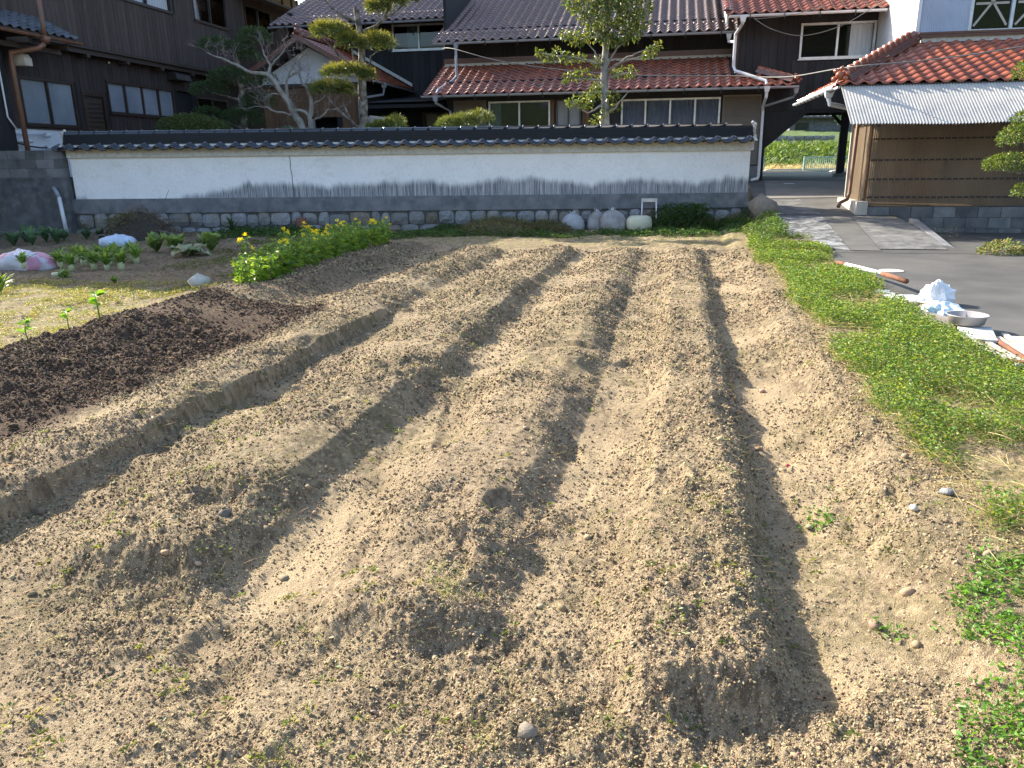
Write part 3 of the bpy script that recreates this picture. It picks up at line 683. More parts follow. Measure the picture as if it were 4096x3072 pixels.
    # white pipes on the plaster base
    p = Thing('vent_pipes', 'white plastic vent pipe stubs on the pale wall base', 'pipe', (-14.8, 16.5, 1.7))
    p.part('long_pipe', MB().tube([(-14.75, 16.0, 2.18), (-14.75, 17.05, 2.18)], .022, 8).tube([(-14.78, 17.1, 2.16), (-14.66, 17.1, 2.16)], .06, 12), MAT['pvc'], smooth=True)
    p.part('short_pipe', MB().tube([(-14.73, 16.1, 2.02), (-14.73, 16.6, 2.02)], .05, 10), MAT['pvc'], smooth=True)
    p.part('elbow_pipe', MB().tube([(-14.7, 17.0, 1.88), (-14.7, 17.45, 1.88), (-14.7, 17.55, 1.84), (-14.7, 17.57, 1.6)], .05, 10), MAT['pvc'], smooth=True)
    p.part('hose', MB().tube([(-14.7, 16.1, 1.98), (-14.68, 16.4, 1.9), (-14.68, 16.8, 1.87), (-14.7, 17.0, 1.88)], .018, 6), MAT['dark_metal'], smooth=True)
def outbuilding():
    th = Thing('outbuilding', 'dark outbuilding with grey tiled roof at the far left edge', 'building', (-15, 15, .85))
    th.part('wall', MB().box((-18, 12.5, .8), (-14.35, 15.75, 4.2)), MAT['black_board'])
    r = roof_deck(th, [(-13.66, 12, 4.28), (-13.66, 17.3, 4.28), (-16.6, 17.3, 5.75), (-16.6, 12, 5.75)], MAT['dark_wood'], .1)
    me = tile_mesh('tile', MAT['grey_tile'])
    Y = Vector((-2.94, 0, 1.47)); tiles(th, r, Vector((-13.62, 17.35-22*.25, 4.29)) , (0, 1, 0), Y, 22, 9, me)
    ridge(th, r, (-14.85, 17.25, 5.0), (-16.6, 17.25, 5.86), (MAT['grey_tile'], MAT['grey_tile']), 1, .1, .04, .06, .25)
    th.part('rafter', MB().box((-14.3, 15.9, 4.05), (-13.75, 16.0, 4.17)).box((-14.3, 17.05, 4.05), (-13.75, 17.15, 4.17)).box((-14.2, 12, 3.95), (-14.05, 17.2, 4.05)), MAT['dark_wood'])
    gutter(th, (-13.64, 12, 4.22), (-13.64, 17.4, 4.22), MAT['copper_pipe'], .06, 1.1)
    mb = MB().tube([(-13.62, 16.25, 7.0), (-13.62, 16.25, 4.5), (-13.62, 16.25, 4.2)], .05, 10); hopper(mb, (-13.62, 16.25, 4.2), .09)
    th.part('upper_downpipe', mb, MAT['copper_pipe'], smooth=True)
    th.part('downpipe', MB().tube([(-13.62, 16.2, 4.05), (-13.7, 16.1, 3.95), (-14.2, 15.85, 3.85), (-14.22, 15.85, 3.6), (-14.22, 15.87, .9)], .055, 10), MAT['copper_pipe'], smooth=True)
    th.part('conduit', MB().tube([(-14.3, 15.55, 3.85), (-14.3, 15.55, 2.5), (-14.27, 15.7, 2.25)], .02, 6), MAT['pvc'], smooth=True)
    th.part('lamp_box', MB().poly([(-14.33, 16.0, 3.85), (-14.1, 16.0, 3.85), (-14.02, 16.0, 3.76), (-14.02, 16.0, 3.6), (-14.33, 16.0, 3.6)], (0, .22, 0)), MAT['concrete_pale'])
# ================================================================== main house
def main_house():
    th = Thing('main_house', 'long black boarded house with glazed brown tiled roofs behind the wall', 'house', (-3, 23.5, .85))
    bb, bw, alu = MAT['black_board'], MAT['black_wall'], MAT['alu']
    # ground floor front
    W = WallPlane('v', 21.95)
    W.holes = [(-4.83, -3.12, .95, 3.01), (-2.96, -2.28, 2.32, 3.02), (-1.21, 1.36, .95, 2.98)]
    w = wall_slab(th, W, -5.95, 2.45, .8, 3.55, bw, .12)
    boards(th, W, -2.05, -1.25, .85, 3.5, bb, .18, w); boards(th, W, -5.9, 2.45, 3.05, 3.5, bb, .2, w)
    boards(th, W, -3.10, -2.05, .85, 3.02, MAT['cedar'], .10, w, t=.014)
    window(th, W, -4.83, -3.12, .95, 3.01, 2, alu, MAT['glass_dark'], MAT['curtain'], curt_range=[(-4.77, -4.5)], name='sliding_door', label='two pane sliding glass door with silver frame and pale curtain')
    window(th, W, -2.96, -2.28, 2.32, 3.02, 2, MAT['alu_dark'], MAT['frosted'], room=0, fw=.04)
    window(th, W, -1.21, 1.36, .95, 2.98, 4, alu, MAT['glass'], MAT['curtain_blue'], name='sliding_door', label='four pane glass sliding door with blue grey curtains')
    shutter_box(th, W, -5.82, -4.9, .95, 3.05); shutter_box(th, W, 1.42, 2.38, 1.28, 3.02)
    th.part('footing', MB().box((1.4, 21.90, .7), (2.46, 22.0, 1.25)), MAT['concrete'])
    th.part('side_wall', MB().box((-6.02, 21.96, .8), (-5.95, 26, 3.6)), bw)
    th.part('porch_lamp', MB().lathe((-2.3, 21.5, 3.12), [(.005, -.05), (.06, -.03), (.075, .01), (.05, .05), (.005, .06)], 12), MAT['pvc_grey'])
    # lower roof
    ez = 3.16; Y = Vector((0, 2.2, .95)); top = 23.42
    r = roof_deck(th, [(-6.42, 21.2, ez), (3.1, 21.2, ez), (2.3, 22.04, ez+.36), (1.68, 22.04, ez+.36), (1.68, top, ez+.955), (-6.42, top, ez+.955)], MAT['dark_wood'], .05, 'lower_roof')
    me = tile_mesh('tile', MAT['red_tile']); N = Vector((0, -.4, .92))*.02
    tiles(th, r, Vector((-6.45, 21.16, ez-.005))+N, (1, 0, 0), Y, 38, 10, me, .2505, .238, keep=lambda p: p.x < 1.62 or p.y < 22.0-max(0, p.x-2.3)*1.05)
    th.part('side_return', MB().add([(3.1, 21.2, ez), (3.1, 22.04, ez), (2.3, 22.04, ez+.36)], [(0, 1, 2)]), MAT['red_tile'], parent=r)
    ridge(th, r, (2.25, 22.02, ez+.40), (3.05, 21.28, ez+.08), (MAT['noshi'], MAT['red_tile']), 3, .12, .035, .065, .22, 'hip_ridge')
    o = MB()
    for (dx, dz, q) in ((0, 0, .07), (.05, .05, .045), (.05, -.08, .05), (-.03, .09, .04), (.09, -.03, .035)): o.lathe((3.1+dx, 21.22-dx*.5, ez+.16+dz), [(.004, -q), (q*.75, -q*.6), (q, 0), (q*.75, q*.6), (.004, q)], 9)
    th.part('ridge_ornament', o, MAT['red_tile'], parent=r, smooth=True)
    th.part('flashing', MB().box((-6.4, 23.26, ez+.93), (1.66, 23.42, ez+1.0)), MAT['mortar'], parent=r)
    for i in range(3): th.part('noshi_course', MB().box((-6.42, 23.22+.03*i, ez+1.0+i*.05), (1.68, 23.44, ez+1.04+i*.05)), MAT['noshi'], parent=r)
    gutter(th, (-6.5, 21.12, ez-.02), (3.15, 21.12, ez-.02), MAT['pvc_grey'], .055, .9)
    # upper floor of the right part
    U = WallPlane('v', 23.45); uw = wall_slab(th, U, -6.4, 1.7, 3.7, 5.1, bw, .12, 'upper_wall'); boards(th, U, -6.4, 1.7, 4.2, 5.05, bb, .2, uw)
    th.part('upper_side_wall', MB().box((-6.45, 23.46, 3.7), (-6.36, 28, 6.5)), bw)
    # left part, set back
    V_ = WallPlane('v', 25.8); V_.holes = [(-8.82, -7.05, 4.9, 5.68)]
    lw = wall_slab(th, V_, -12.3, -6.4, .8, 6.0, bw, .12, 'left_wall'); boards(th, V_, -12.3, -6.4, 3.4, 5.95, bb, .2, lw)
    window(th, V_, -8.82, -7.05, 4.9, 5.68, 2, alu, MAT['glass_dark'], MAT['curtain'], curt_range=[(-8.35, -7.98)], fw=.05)
    th.part('left_side_wall', MB().box((-12.42, 25.81, .8), (-12.3, 33, 6.2)), bw)
    # main roof: eave at v=22.6 right, stepping back to v=25 left
    sl = .43; ez = 4.66; Y = Vector((0, 1, sl)); v0 = 22.55; v1 = 31.0
    zz = lambda v: ez+(v-v0)*sl
    r = roof_deck(th, [(-6.45, v0, ez), (1.72, v0, ez), (1.72, v1, zz(v1)), (-12.55, v1, zz(v1)), (-12.55, 24.93, zz(24.93)), (-6.45, 24.93, zz(24.93))], MAT['dark_wood'], .07, 'main_roof')
    me = tile_mesh('tile', MAT['roof_tile'], sag=.045, roll=.024, th=.026, lift=.036); N = Vector((0, -sl, 1)).normalized()*.018
    l = .235; tiles(th, r, Vector((-12.6, v0-.04, ez-.01))+N, (1, 0, 0), Y, 57, 28, me, .2525, l, keep=lambda p: p.x > -6.5 or p.y > 24.9)
    sg = snow_mesh(MAT['roof_tile']); ax = Y.normalized()
    for c in range(57):
        x = -12.6+c*.2525; rr = 2 if x > -6.55 else 13
        p = Vector((x, v0-.04, ez-.01)) + N + ax*(rr*l)
        th.inst('snow_guard', sg, axes(p + Vector((0, -.02, .02)), (1, 0, 0), Y), r)
    th.part('rear_slope', MB().add([(-12.55, v1, zz(v1)), (1.72, v1, zz(v1)), (1.72, v1+8.5, 4.66), (-12.55, v1+8.5, 4.66)], [(0, 1, 2, 3)]), MAT['roof_tile'], parent=r, fix=False)
    th.part('verge_board', MB().hexa([(-12.58, 24.95, zz(24.95)-.2), (-12.52, 24.95, zz(24.95)-.2), (-12.52, v1, zz(v1)-.2), (-12.58, v1, zz(v1)-.2), (-12.58, 24.95, zz(24.95)+.02), (-12.52, 24.95, zz(24.95)+.02), (-12.52, v1, zz(v1)+.02), (-12.58, v1, zz(v1)+.02)]), MAT['dark_wood'], parent=r)
    gutter(th, (-6.5, v0-.09, ez-.04), (1.68, v0-.09, ez-.04), MAT['pvc_grey'], .055, .9)
    gutter(th, (-12.65, 24.86, zz(24.93)-.05), (-6.5, 24.86, zz(24.93)-.05), MAT['pvc_grey'], .055, .9)
    mb = MB(); hopper(mb, (-5.85, 22.46, ez-.08), .07); mb.tube([(-5.85, 22.46, ez-.18), (-5.85, 22.46, 3.75), (-5.9, 22.2, 3.6), (-6.1, 21.4, 3.3), (-6.1, 21.25, 3.2)], .038, 9)
    th.part('downpipe', mb, MAT['pvc_grey'], smooth=False)
    mb = MB(); hopper(mb, (-6.1, 21.12, 3.12), .075); mb.tube([(-6.1, 21.12, 3.0), (-6.1, 21.15, 2.95), (-5.9, 21.85, 2.78), (-5.9, 21.88, .9)], .035, 9); th.part('downpipe', mb, MAT['pvc_grey'])
    mb = MB(); hopper(mb, (-11.6, 24.86, zz(24.93)-.06), .08); mb.tube([(-11.6, 24.86, zz(24.93)-.2), (-11.6, 25.0, 5.25), (-11.6, 25.7, 5.0), (-11.6, 25.74, 3.5)], .035, 8); th.part('downpipe', mb, MAT['pvc_grey'])
    # entry between annex and house: low corrugated canopy over a dark porch
    c = MB(); n = 60
    for i in range(n+1):
        u = -8.3+2.1*i/n; dz = .012*math.cos(i*math.pi); c.v += [(u, 21.7, 3.05+dz), (u, 25.7, 3.5+dz)]
    for i in range(n): c.f.append((2*i, 2*i+2, 2*i+3, 2*i+1))
    th.part('porch_canopy', c, MAT['dark_metal'], fix=False)
    th.part('porch_beam', MB().box((-8.3, 21.75, 2.9), (-6.1, 21.85, 2.99)).box((-8.3, 24.6, 2.95), (-6.1, 24.7, 3.05)), MAT['black_wall'])
    Wp = WallPlane('v', 24.6); Wp.holes = [(-7.54, -6.5, 1.7, 2.94)]; wall_slab(th, Wp, -8.3, -6.0, .8, 3.3, bw, .08, 'porch_wall')
    window(th, Wp, -7.54, -6.5, 1.7, 2.94, 2, MAT['brown_frame'], MAT['glass'], None, fw=.06, rm=MAT['concrete_pale'], room=.4)
def annex():
    th = Thing('gate_annex', 'small white gabled annex with brown tiled roof and cedar boards', 'house', (-10.35, 24, .85))
    W = WallPlane('v', 22.7); W.holes = [(-10.5, -9.6, .8, 2.75)]
    w = wall_slab(th, W, -11.9, -8.75, .8, 3.62, MAT['black_wall'], .12)
    boards(th, W, -11.9, -8.75, .85, 3.6, MAT['cedar'], .22, w, t=.016)
    th.part('doorway', MB().box((-10.5, 23.5, .8), (-9.6, 23.55, 2.75)), MAT['black_wall'])
    th.part('door_post', MB().box((-10.44, 22.62, .85), (-10.32, 22.74, 2.7)), MAT['pvc_grey'])
    th.part('gable_plaster', MB().poly([(-11.9, 22.72, 3.68), (-8.75, 22.72, 3.68), (-8.75, 22.72, 3.85), (-10.35, 22.72, 4.68), (-11.9, 22.72, 3.85)], (0, .1, 0)), MAT['wall_white'])
    th.part('gable_beam', MB().box((-11.95, 22.6, 3.6), (-8.7, 22.72, 3.69)), MAT['dark_wood'])
    th.part('side_wall', MB().box((-8.8, 22.72, .8), (-8.7, 25.78, 3.7)), MAT['black_wall'])
    sl = .56
    me = tile_mesh('tile', MAT['red_tile'])
    for sg, u0 in ((1, -8.25), (-1, -12.45)):
        z0 = 3.70; un = -10.35
        r = roof_deck(th, [(u0, 22.1, z0), (u0, 25.78, z0), (un, 25.78, z0+2.1*sl), (un, 22.1, z0+2.1*sl)], MAT['dark_wood'], .08)
        X = (0, 1, 0) if sg > 0 else (0, -1, 0); Y = Vector((-sg, 0, sl))
        if sg > 0: tiles(th, r, (u0+.03, 22.08, z0+.015), X, Y, 15, 10, me, .246, .238)
        else: tiles(th, r, (u0-.03, 25.75, z0+.015), X, Y, 15, 10, me, .246, .238)
        th.part('verge', MB().hexa([(u0, 22.03, z0-.08), (un, 22.03, z0+2.1*sl-.08), (un, 22.09, z0+2.1*sl-.08), (u0, 22.09, z0-.08), (u0, 22.03, z0+.07), (un, 22.03, z0+2.1*sl+.07), (un, 22.09, z0+2.1*sl+.07), (u0, 22.09, z0+.07)]), MAT['noshi'], parent=r)
    rg = ridge(th, None, (-10.35, 22.15, 4.90), (-10.35, 25.7, 4.90), (MAT['noshi'], MAT['red_tile']), 4, .15, .04, .07, .26)
    o = MB()
    for (dx, dz, q) in ((0, .08, .13), (-.1, -.02, .09), (.1, -.02, .09), (0, .22, .08)): o.lathe((-10.35+dx, 22.1, 4.94+dz), [(.004, -q), (q*.7, -q*.7), (q, 0), (q*.7, q*.7), (.004, q)], 10)
    th.part('ridge_ornament', o, MAT['noshi'], smooth=True)
    th.part('flashing', MB().hexa([(-8.2, 25.7, 3.80), (-10.2, 25.7, 4.9), (-10.2, 25.79, 4.9), (-8.2, 25.79, 3.80), (-8.2, 25.7, 3.9), (-10.2, 25.7, 5.0), (-10.2, 25.79, 5.0), (-8.2, 25.79, 3.9)]), MAT['mortar'])
    gutter(th, (-8.16, 22.1, 3.68), (-8.16, 25.78, 3.66), MAT['pvc_grey'], .055, .8)
    mb = MB(); hopper(mb, (-8.16, 22.9, 3.66), .075); mb.tube([(-8.16, 22.9, 3.52), (-8.2, 22.9, 3.35), (-8.7, 22.8, 3.28), (-8.85, 22.62, 3.2), (-8.85, 22.62, .9)], .035, 8); th.part('downpipe', mb, MAT['pvc_grey'])
def right_wing():
    th = Thing('right_wing', 'black boarded wing with wide upstairs window bridging the passage', 'house', (3.3, 22.5, .85))
    W = WallPlane('v', 22.05); W.holes = [(3.22, 5.0, 3.83, 4.67)]
    w = wall_slab(th, W, 1.70, 5.02, 3.0, 4.98, MAT['black_wall'], .12)
    boards(th, W, 1.72, 5.02, 2.62, 4.95, MAT['black_board'], .19, w)
    th.part('lower_wall', MB().poly([(2.48, 22.05, .85), (2.56, 22.05, .85), (2.56, 22.05, 1.68), (3.57, 22.05, 2.55), (5.02, 22.05, 2.55), (5.02, 22.05, 3.0), (2.48, 22.05, 3.0)], (0, .12, 0)), MAT['black_board'])
    th.part('passage_ceiling', MB().box((2.5, 22.2, 2.9), (6.5, 27.5, 2.98)), MAT['black_wall'])
    th.part('passage_side', MB().box((2.42, 22.18, .8), (2.5, 27.5, 2.9)), MAT['black_board'])
    for (u, v, s) in ((5.04, 24.9, .15), (5.6, 27.3, .15), (2.6, 27.3, .14)):
        p = th.part('post', MB().box((u-s/2, v-s/2, .98), (u+s/2, v+s/2, 2.9)), MAT['black_wall'])
        th.part('post_foot', MB().box((u-s*.9, v-s*.9, .82), (u+s*.9, v+s*.9, .98)), MAT['concrete'], parent=p)
    th.part('beam', MB().box((2.5, 24.82, 2.72), (6.5, 24.96, 2.9)).box((2.5, 27.2, 2.72), (6.5, 27.36, 2.9)), MAT['black_wall'])
    th.part('brace', MB().bar((5.04, 24.9, 2.3), (4.6, 24.9, 2.75), .08), MAT['black_wall'])
    window(th, W, 3.22, 5.0, 3.83, 4.67, 2, MAT['alu'], MAT['glass'], MAT['curtain'], curt_range=[(4.42, 4.94)], fw=.05)
    th.part('corner_board', MB().box((1.66, 21.98, 3.65), (1.73, 22.06, 4.95)), MAT['dark_wood'])
    ez = 4.82; sl = .42; r = roof_deck(th, [(1.35, 21.2, ez), (5.0, 21.2, ez), (5.0, 25.6, ez+4.4*sl), (1.35, 25.6, ez+4.4*sl)], MAT['dark_wood'], .06)
    Y = Vector((0, 1, sl)); N = Vector((0, -sl, 1)).normalized()*.018; me = tile_mesh('tile', MAT['red_tile'])
    tiles(th, r, Vector((1.3, 21.15, ez-.01))+N, (1, 0, 0), Y, 15, 18, me, .25, .238)
    ridge(th, r, (1.36, 21.4, ez+.10), (1.36, 25.6, ez+4.2*sl+.10), (MAT['noshi'], MAT['red_tile']), 1, .1, .04, .06, .25)
    th.part('verge_board', MB().poly([(1.33, 21.2, ez-.22), (1.33, 21.2, ez-.04), (1.33, 25.6, ez+4.4*sl-.04), (1.33, 25.6, ez+4.4*sl-.22)], (.05, 0, 0)), MAT['mortar'], parent=r)
    gutter(th, (1.38, 21.12, ez-.04), (4.98, 21.12, ez-.04), MAT['pvc'], .055, .8)
    mb = MB(); hopper(mb, (1.72, 21.12, ez-.07), .08); mb.tube([(1.72, 21.12, ez-.2), (1.72, 21.2, 4.6), (1.62, 21.8, 4.45), (1.62, 21.85, 3.72), (1.66, 21.7, 3.58), (2.38, 21.25, 3.28), (2.4, 21.2, 3.2)], .04, 10)
    mb2 = MB(); hopper(mb2, (2.4, 21.12, 3.14), .075); mb2.tube([(2.4, 21.12, 3.02), (2.4, 21.15, 2.9), (2.4, 21.7, 2.7), (2.42, 21.8, 2.6), (2.43, 21.82, .98), (2.40, 21.78, .92), (2.25, 21.6, .90)], .038, 10)
    th.part('downpipe', mb, MAT['pvc'], label='white downpipe bending over the lower roof'); th.part('downpipe', mb2, MAT['pvc'])
    mb = MB(); hopper(mb, (1.5, 22.4, 4.55), .07); mb.tube([(1.5, 22.4, 4.42), (1.5, 22.38, 4.36), (1.62, 22.0, 4.3)], .035, 8); th.part('downpipe', mb, MAT['pvc'])
    mb = MB(); hopper(mb, (3.12, 21.3, 3.1), .06); mb.tube([(3.12, 21.35, 2.98), (3.1, 21.5, 2.9), (2.45, 21.8, 2.72)], .03, 8); th.part('downpipe', mb, MAT['pvc_grey'])
# ================================================================== pale blue building, shed
def corr_mb(W, a0, a1, b0, b1, per=.032, amp=.010, c=0.0, bot=None):
    mb = MB(); n = int((a1-a0)/per*4)
    for i in range(n+1):
        a = a0+(a1-a0)*i/n; cc = c+amp*math.sin(2*math.pi*i/4); bb = bot(a) if bot else b0; mb.v += [W.P(a, bb, cc), W.P(a, b1, cc)]
    for i in range(n): mb.f.append((2*i, 2*i+2, 2*i+3, 2*i+1))
    return mb
def blue_building():
    th = Thing('blue_building', 'pale blue corrugated metal building above the red shed roof', 'building', (7, 20, .85))
    W = WallPlane('v', 18.7)
    W.holes = [(6.0, 8.6, 3.87, 5.6)]
    th.part('front_wall', corr_mb(W, 5.03, 6.0, 3.5, 7.5), MAT['blue_metal'], smooth=True, fix=False)
    th.part('front_wall', corr_mb(W, 8.6, 10.5, 3.5, 7.5), MAT['blue_metal'], smooth=True, fix=False)
    th.part('sill_wall', W.box(MB(), 6.0, 8.6, 3.5, 3.85, -.05, 0), MAT['white_metal']); th.part('head_wall', W.box(MB(), 6.0, 8.6, 5.6, 7.5, -.05, 0), MAT['blue_metal'])
    w = window(th, W, 6.0, 8.6, 3.87, 5.6, 3, MAT['alu'], MAT['glass_dark'], None, fw=.06, room=1.2, cols=[6.0, 6.8, 7.7, 8.6], label='large window with strips of tape crossed over its panes')
    for k, (a0, a1) in enumerate(((6.08, 6.76), (6.86, 7.66))):
        am = (a0+a1)/2
        for p, q in (((a0+.03, 4.0), (a1-.03, 4.9)), ((a0+.03, 4.9), (a1-.03, 4.0)), ((a0+.03, 4.42), (a1-.03, 4.42))):
            d = Vector((q[0]-p[0], q[1]-p[1])).normalized()*.022; n = (-d.y, d.x); c = -.026
            mb = MB().add([W.P(p[0]-n[0], p[1]-n[1], c), W.P(q[0]-n[0], q[1]-n[1], c), W.P(q[0]+n[0], q[1]+n[1], c), W.P(p[0]+n[0], p[1]+n[1], c)], [(0, 1, 2, 3)])
            th.part('tape_strip', mb, MAT['concrete_pale'], parent=w, fix=False)
    S = WallPlane('u-', 5.03); th.part('side_wall', S.box(MB(), 18.72, 28, 2.99, 7.5, -.08, 0), MAT['white_metal'])
    th.part('corner_trim', MB().box((5.0, 18.66, 3.6), (5.07, 18.74, 7.5)), MAT['white_metal'])
    th.part('roof', MB().hexa([(4.8, 18.4, 7.5), (10.8, 18.4, 7.5), (10.8, 28, 7.5), (4.8, 28, 7.5), (4.8, 18.4, 7.62), (10.8, 18.4, 7.62), (10.8, 28, 8.8), (4.8, 28, 8.8)]), MAT['grey_tile'])
def shed():
    th = Thing('tiled_shed', 'lean-to shed with orange tiled roof and brown translucent corrugated walls', 'shed', (5.5, 17, .2))
    ez = 2.72; top = 3.72
    # front slope, then the slope on the left side
    r = roof_deck(th, [(3.12, 16.0, ez), (10.4, 16.0, ez), (10.4, 18.69, top), (5.04, 18.69, top)], MAT['dark_wood'], .06, 'front_roof')
    me = tile_mesh('tile', MAT['shed_tile']); Y = Vector((0, 2.69, top-ez)); N = Vector((0, -(top-ez), 2.69)).normalized()*.022
    nl = Vector((1.92, 2.69, 0))
    tiles(th, r, Vector((3.05, 15.96, ez-.005))+N, (1, 0, 0), Y, 29, 12, me, .2505, .238, keep=lambda p: (p.x-3.12)*2.69-(p.y-16.0)*1.92 > -.12)
    l = roof_deck(th, [(3.12, 16.02, ez-.003), (5.02, 18.7, top-.003), (5.02, 20.6, top-.003), (3.12, 20.6, ez-.003)], MAT['dark_wood'], .06, 'side_roof')
    Y2 = Vector((1.9, 0, top-ez)); N2 = Vector((-(top-ez), 0, 1.9)).normalized()*.022
    tiles(th, l, Vector((3.08, 20.6, ez-.008))+N2, (0, -1, 0), Y2, 19, 9, me, .2505, .238, keep=lambda p: (p.x-3.12)*2.69-(p.y-16.0)*1.92 < .12)
    ridge(th, r, (3.2, 16.1, ez+.06), (5.0, 18.62, top+.04), (MAT['noshi'], MAT['shed_tile']), 4, .14, .04, .075, .26, 'hip_ridge')
    o = MB()
    for (dx, dz, q) in ((0, 0, .08), (.09, -.06, .05), (-.06, .07, .05), (.03, .11, .045), (.12, .02, .04), (-.08, -.07, .055)): o.lathe((3.08+dx, 15.98-dx*.6, ez+.17+dz), [(.004, -q), (q*.75, -q*.6), (q, 0), (q*.75, q*.6), (.004, q)], 10)
    th.part('ridge_ornament', o, MAT['shed_tile'], parent=r, smooth=True)
    th.part('flashing', MB().box((5.1, 18.56, top-.02), (10.4, 18.64, top+.075)), MAT['mortar'], parent=r)
    for i in range(2): th.part('noshi_course', MB().box((5.05, 18.5+.03*i, top+.075+i*.055), (10.4, 18.68, top+.12+i*.055)), MAT['noshi'], parent=r)
    gutter(th, (3.02, 20.6, ez-.04), (3.02, 16.0, ez-.02), MAT['pvc'], .06, .45)
    mb = MB(); hopper(mb, (3.02, 16.5, ez-.05), .09); mb.tube([(3.02, 16.5, ez-.18), (3.05, 16.5, ez-.3), (3.75, 16.9, ez-.42)], .045, 9); th.part('downpipe', mb, MAT['pvc'])
    # awning: corrugated metal sheet hung from the eave
    c = MB(); n = 560
    for i in range(n+1):
        u = 3.12+7.2*i/n; d = .017*math.sin(2*math.pi*i/4)
        a = .10 if i < 4 else 0
        c.v += [(u, 15.98+d*.7, 2.69+d*.7), (u+.03, 14.98+d*.6, 1.985+d*.8+.012*math.sin(u*2.3))]
    for i in range(n): c.f.append((2*i, 2*i+2, 2*i+3, 2*i+1))
    aw = th.part('awning', c, MAT['corrugated'], smooth=True, fix=False, label='corrugated grey metal awning sheet below the eave')
    for u in np.arange(3.6, 10, 1.0): th.part('awning_batten', MB().bar((u, 16.5, 2.35), (u+.02, 15.02, 1.96), .045), MAT['dark_wood'], parent=aw)
    # posts, rails and translucent sheet walls
    W = WallPlane('v', 16.62); S = WallPlane('u-', 3.87)
    for i in range(7):
        a0 = 3.92+i*.92; th.part('wall_sheet', corr_mb(W, a0, a0+.92, .52, 2.62, .034, .008, .002*(i % 2)), MAT['poly_brown'], smooth=True, fix=False)
    th.part('side_sheet', corr_mb(S, 16.7, 18.0, .58, 2.65, .034, .006), MAT['poly_brown'], smooth=True, fix=False)
    for (u, v) in ((3.96, 16.72), (5.3, 16.74), (6.6, 16.74), (7.9, 16.74), (9.3, 16.74), (3.96, 18.0)): th.part('post', MB().box((u-.05, v-.04, .55), (u+.05, v+.04, 2.66)), MAT['cedar'])
    for z in (.68, 1.02, 1.38, 1.77):
        rl = th.part('rail', W.box(MB(), 3.93, 10.2, z-.014, z+.014, .010, .024), MAT['dark_wood'])
        b = MB()
        for a in np.arange(4.05, 10.1, .115): b.tube([W.P(a, z, .024), W.P(a, z, .036)], .006, 5)
        th.part('bolts', b, MAT['white_paint'], parent=rl, kind='stuff')
    th.part('inner_wall', MB().box((3.95, 18.62, .5), (10.2, 18.68, 2.9)), MAT['concrete_pale'])
    th.part('inner_shelf', MB().box((4.1, 17.2, .75), (4.6, 17.6, .98)).box((4.15, 17.25, .98), (4.55, 17.5, 1.02)), MAT['cedar'])
    th.part('inner_beam', MB().bar((4.6, 17.0, .6), (5.0, 17.0, 1.5), .06).bar((5.8, 17.0, .6), (6.2, 17.0, 1.3), .06).box((4.1, 16.95, 1.9), (10, 17.05, 2.0)), MAT['cedar'])
    th.part('floor', MB().box((3.95, 16.8, .4), (10.2, 18.6, .5)), MAT['concrete_pale'])
    th.part('foundation', MB().box((3.74, 16.52, -.15), (3.95, 18.3, .60)), MAT['concrete_pale'], label='sunlit end of the concrete foundation')
    fb = th.part('foundation_core', MB().box((3.96, 16.57, -.2), (10.3, 16.8, .50)), MAT['mortar_dark'])
    me2 = unit_box(MAT['block'])
    for rr in range(3):
        for i in range(17):
            x0 = 3.96+i*.4-(.2 if rr == 1 else 0); x1 = x0+.392; x0 = max(x0, 3.96)
            th.inst('block', me2, Matrix.Translation((x0, 16.525+.006*((i*5+rr*3) % 3), -.1+rr*.2)) @ Matrix.Diagonal((x1-x0, .1, .194, 1)), fb)
    p = MB().tube([(3.8, 17.0, 2.3), (3.72, 17.02, 2.2), (3.70, 17.05, .75), (3.66, 17.0, .62), (3.5, 16.85, .56), (3.46, 16.8, .48)], .036, 9); th.part('brown_downpipe', p, MAT['copper_pipe'], smooth=True)
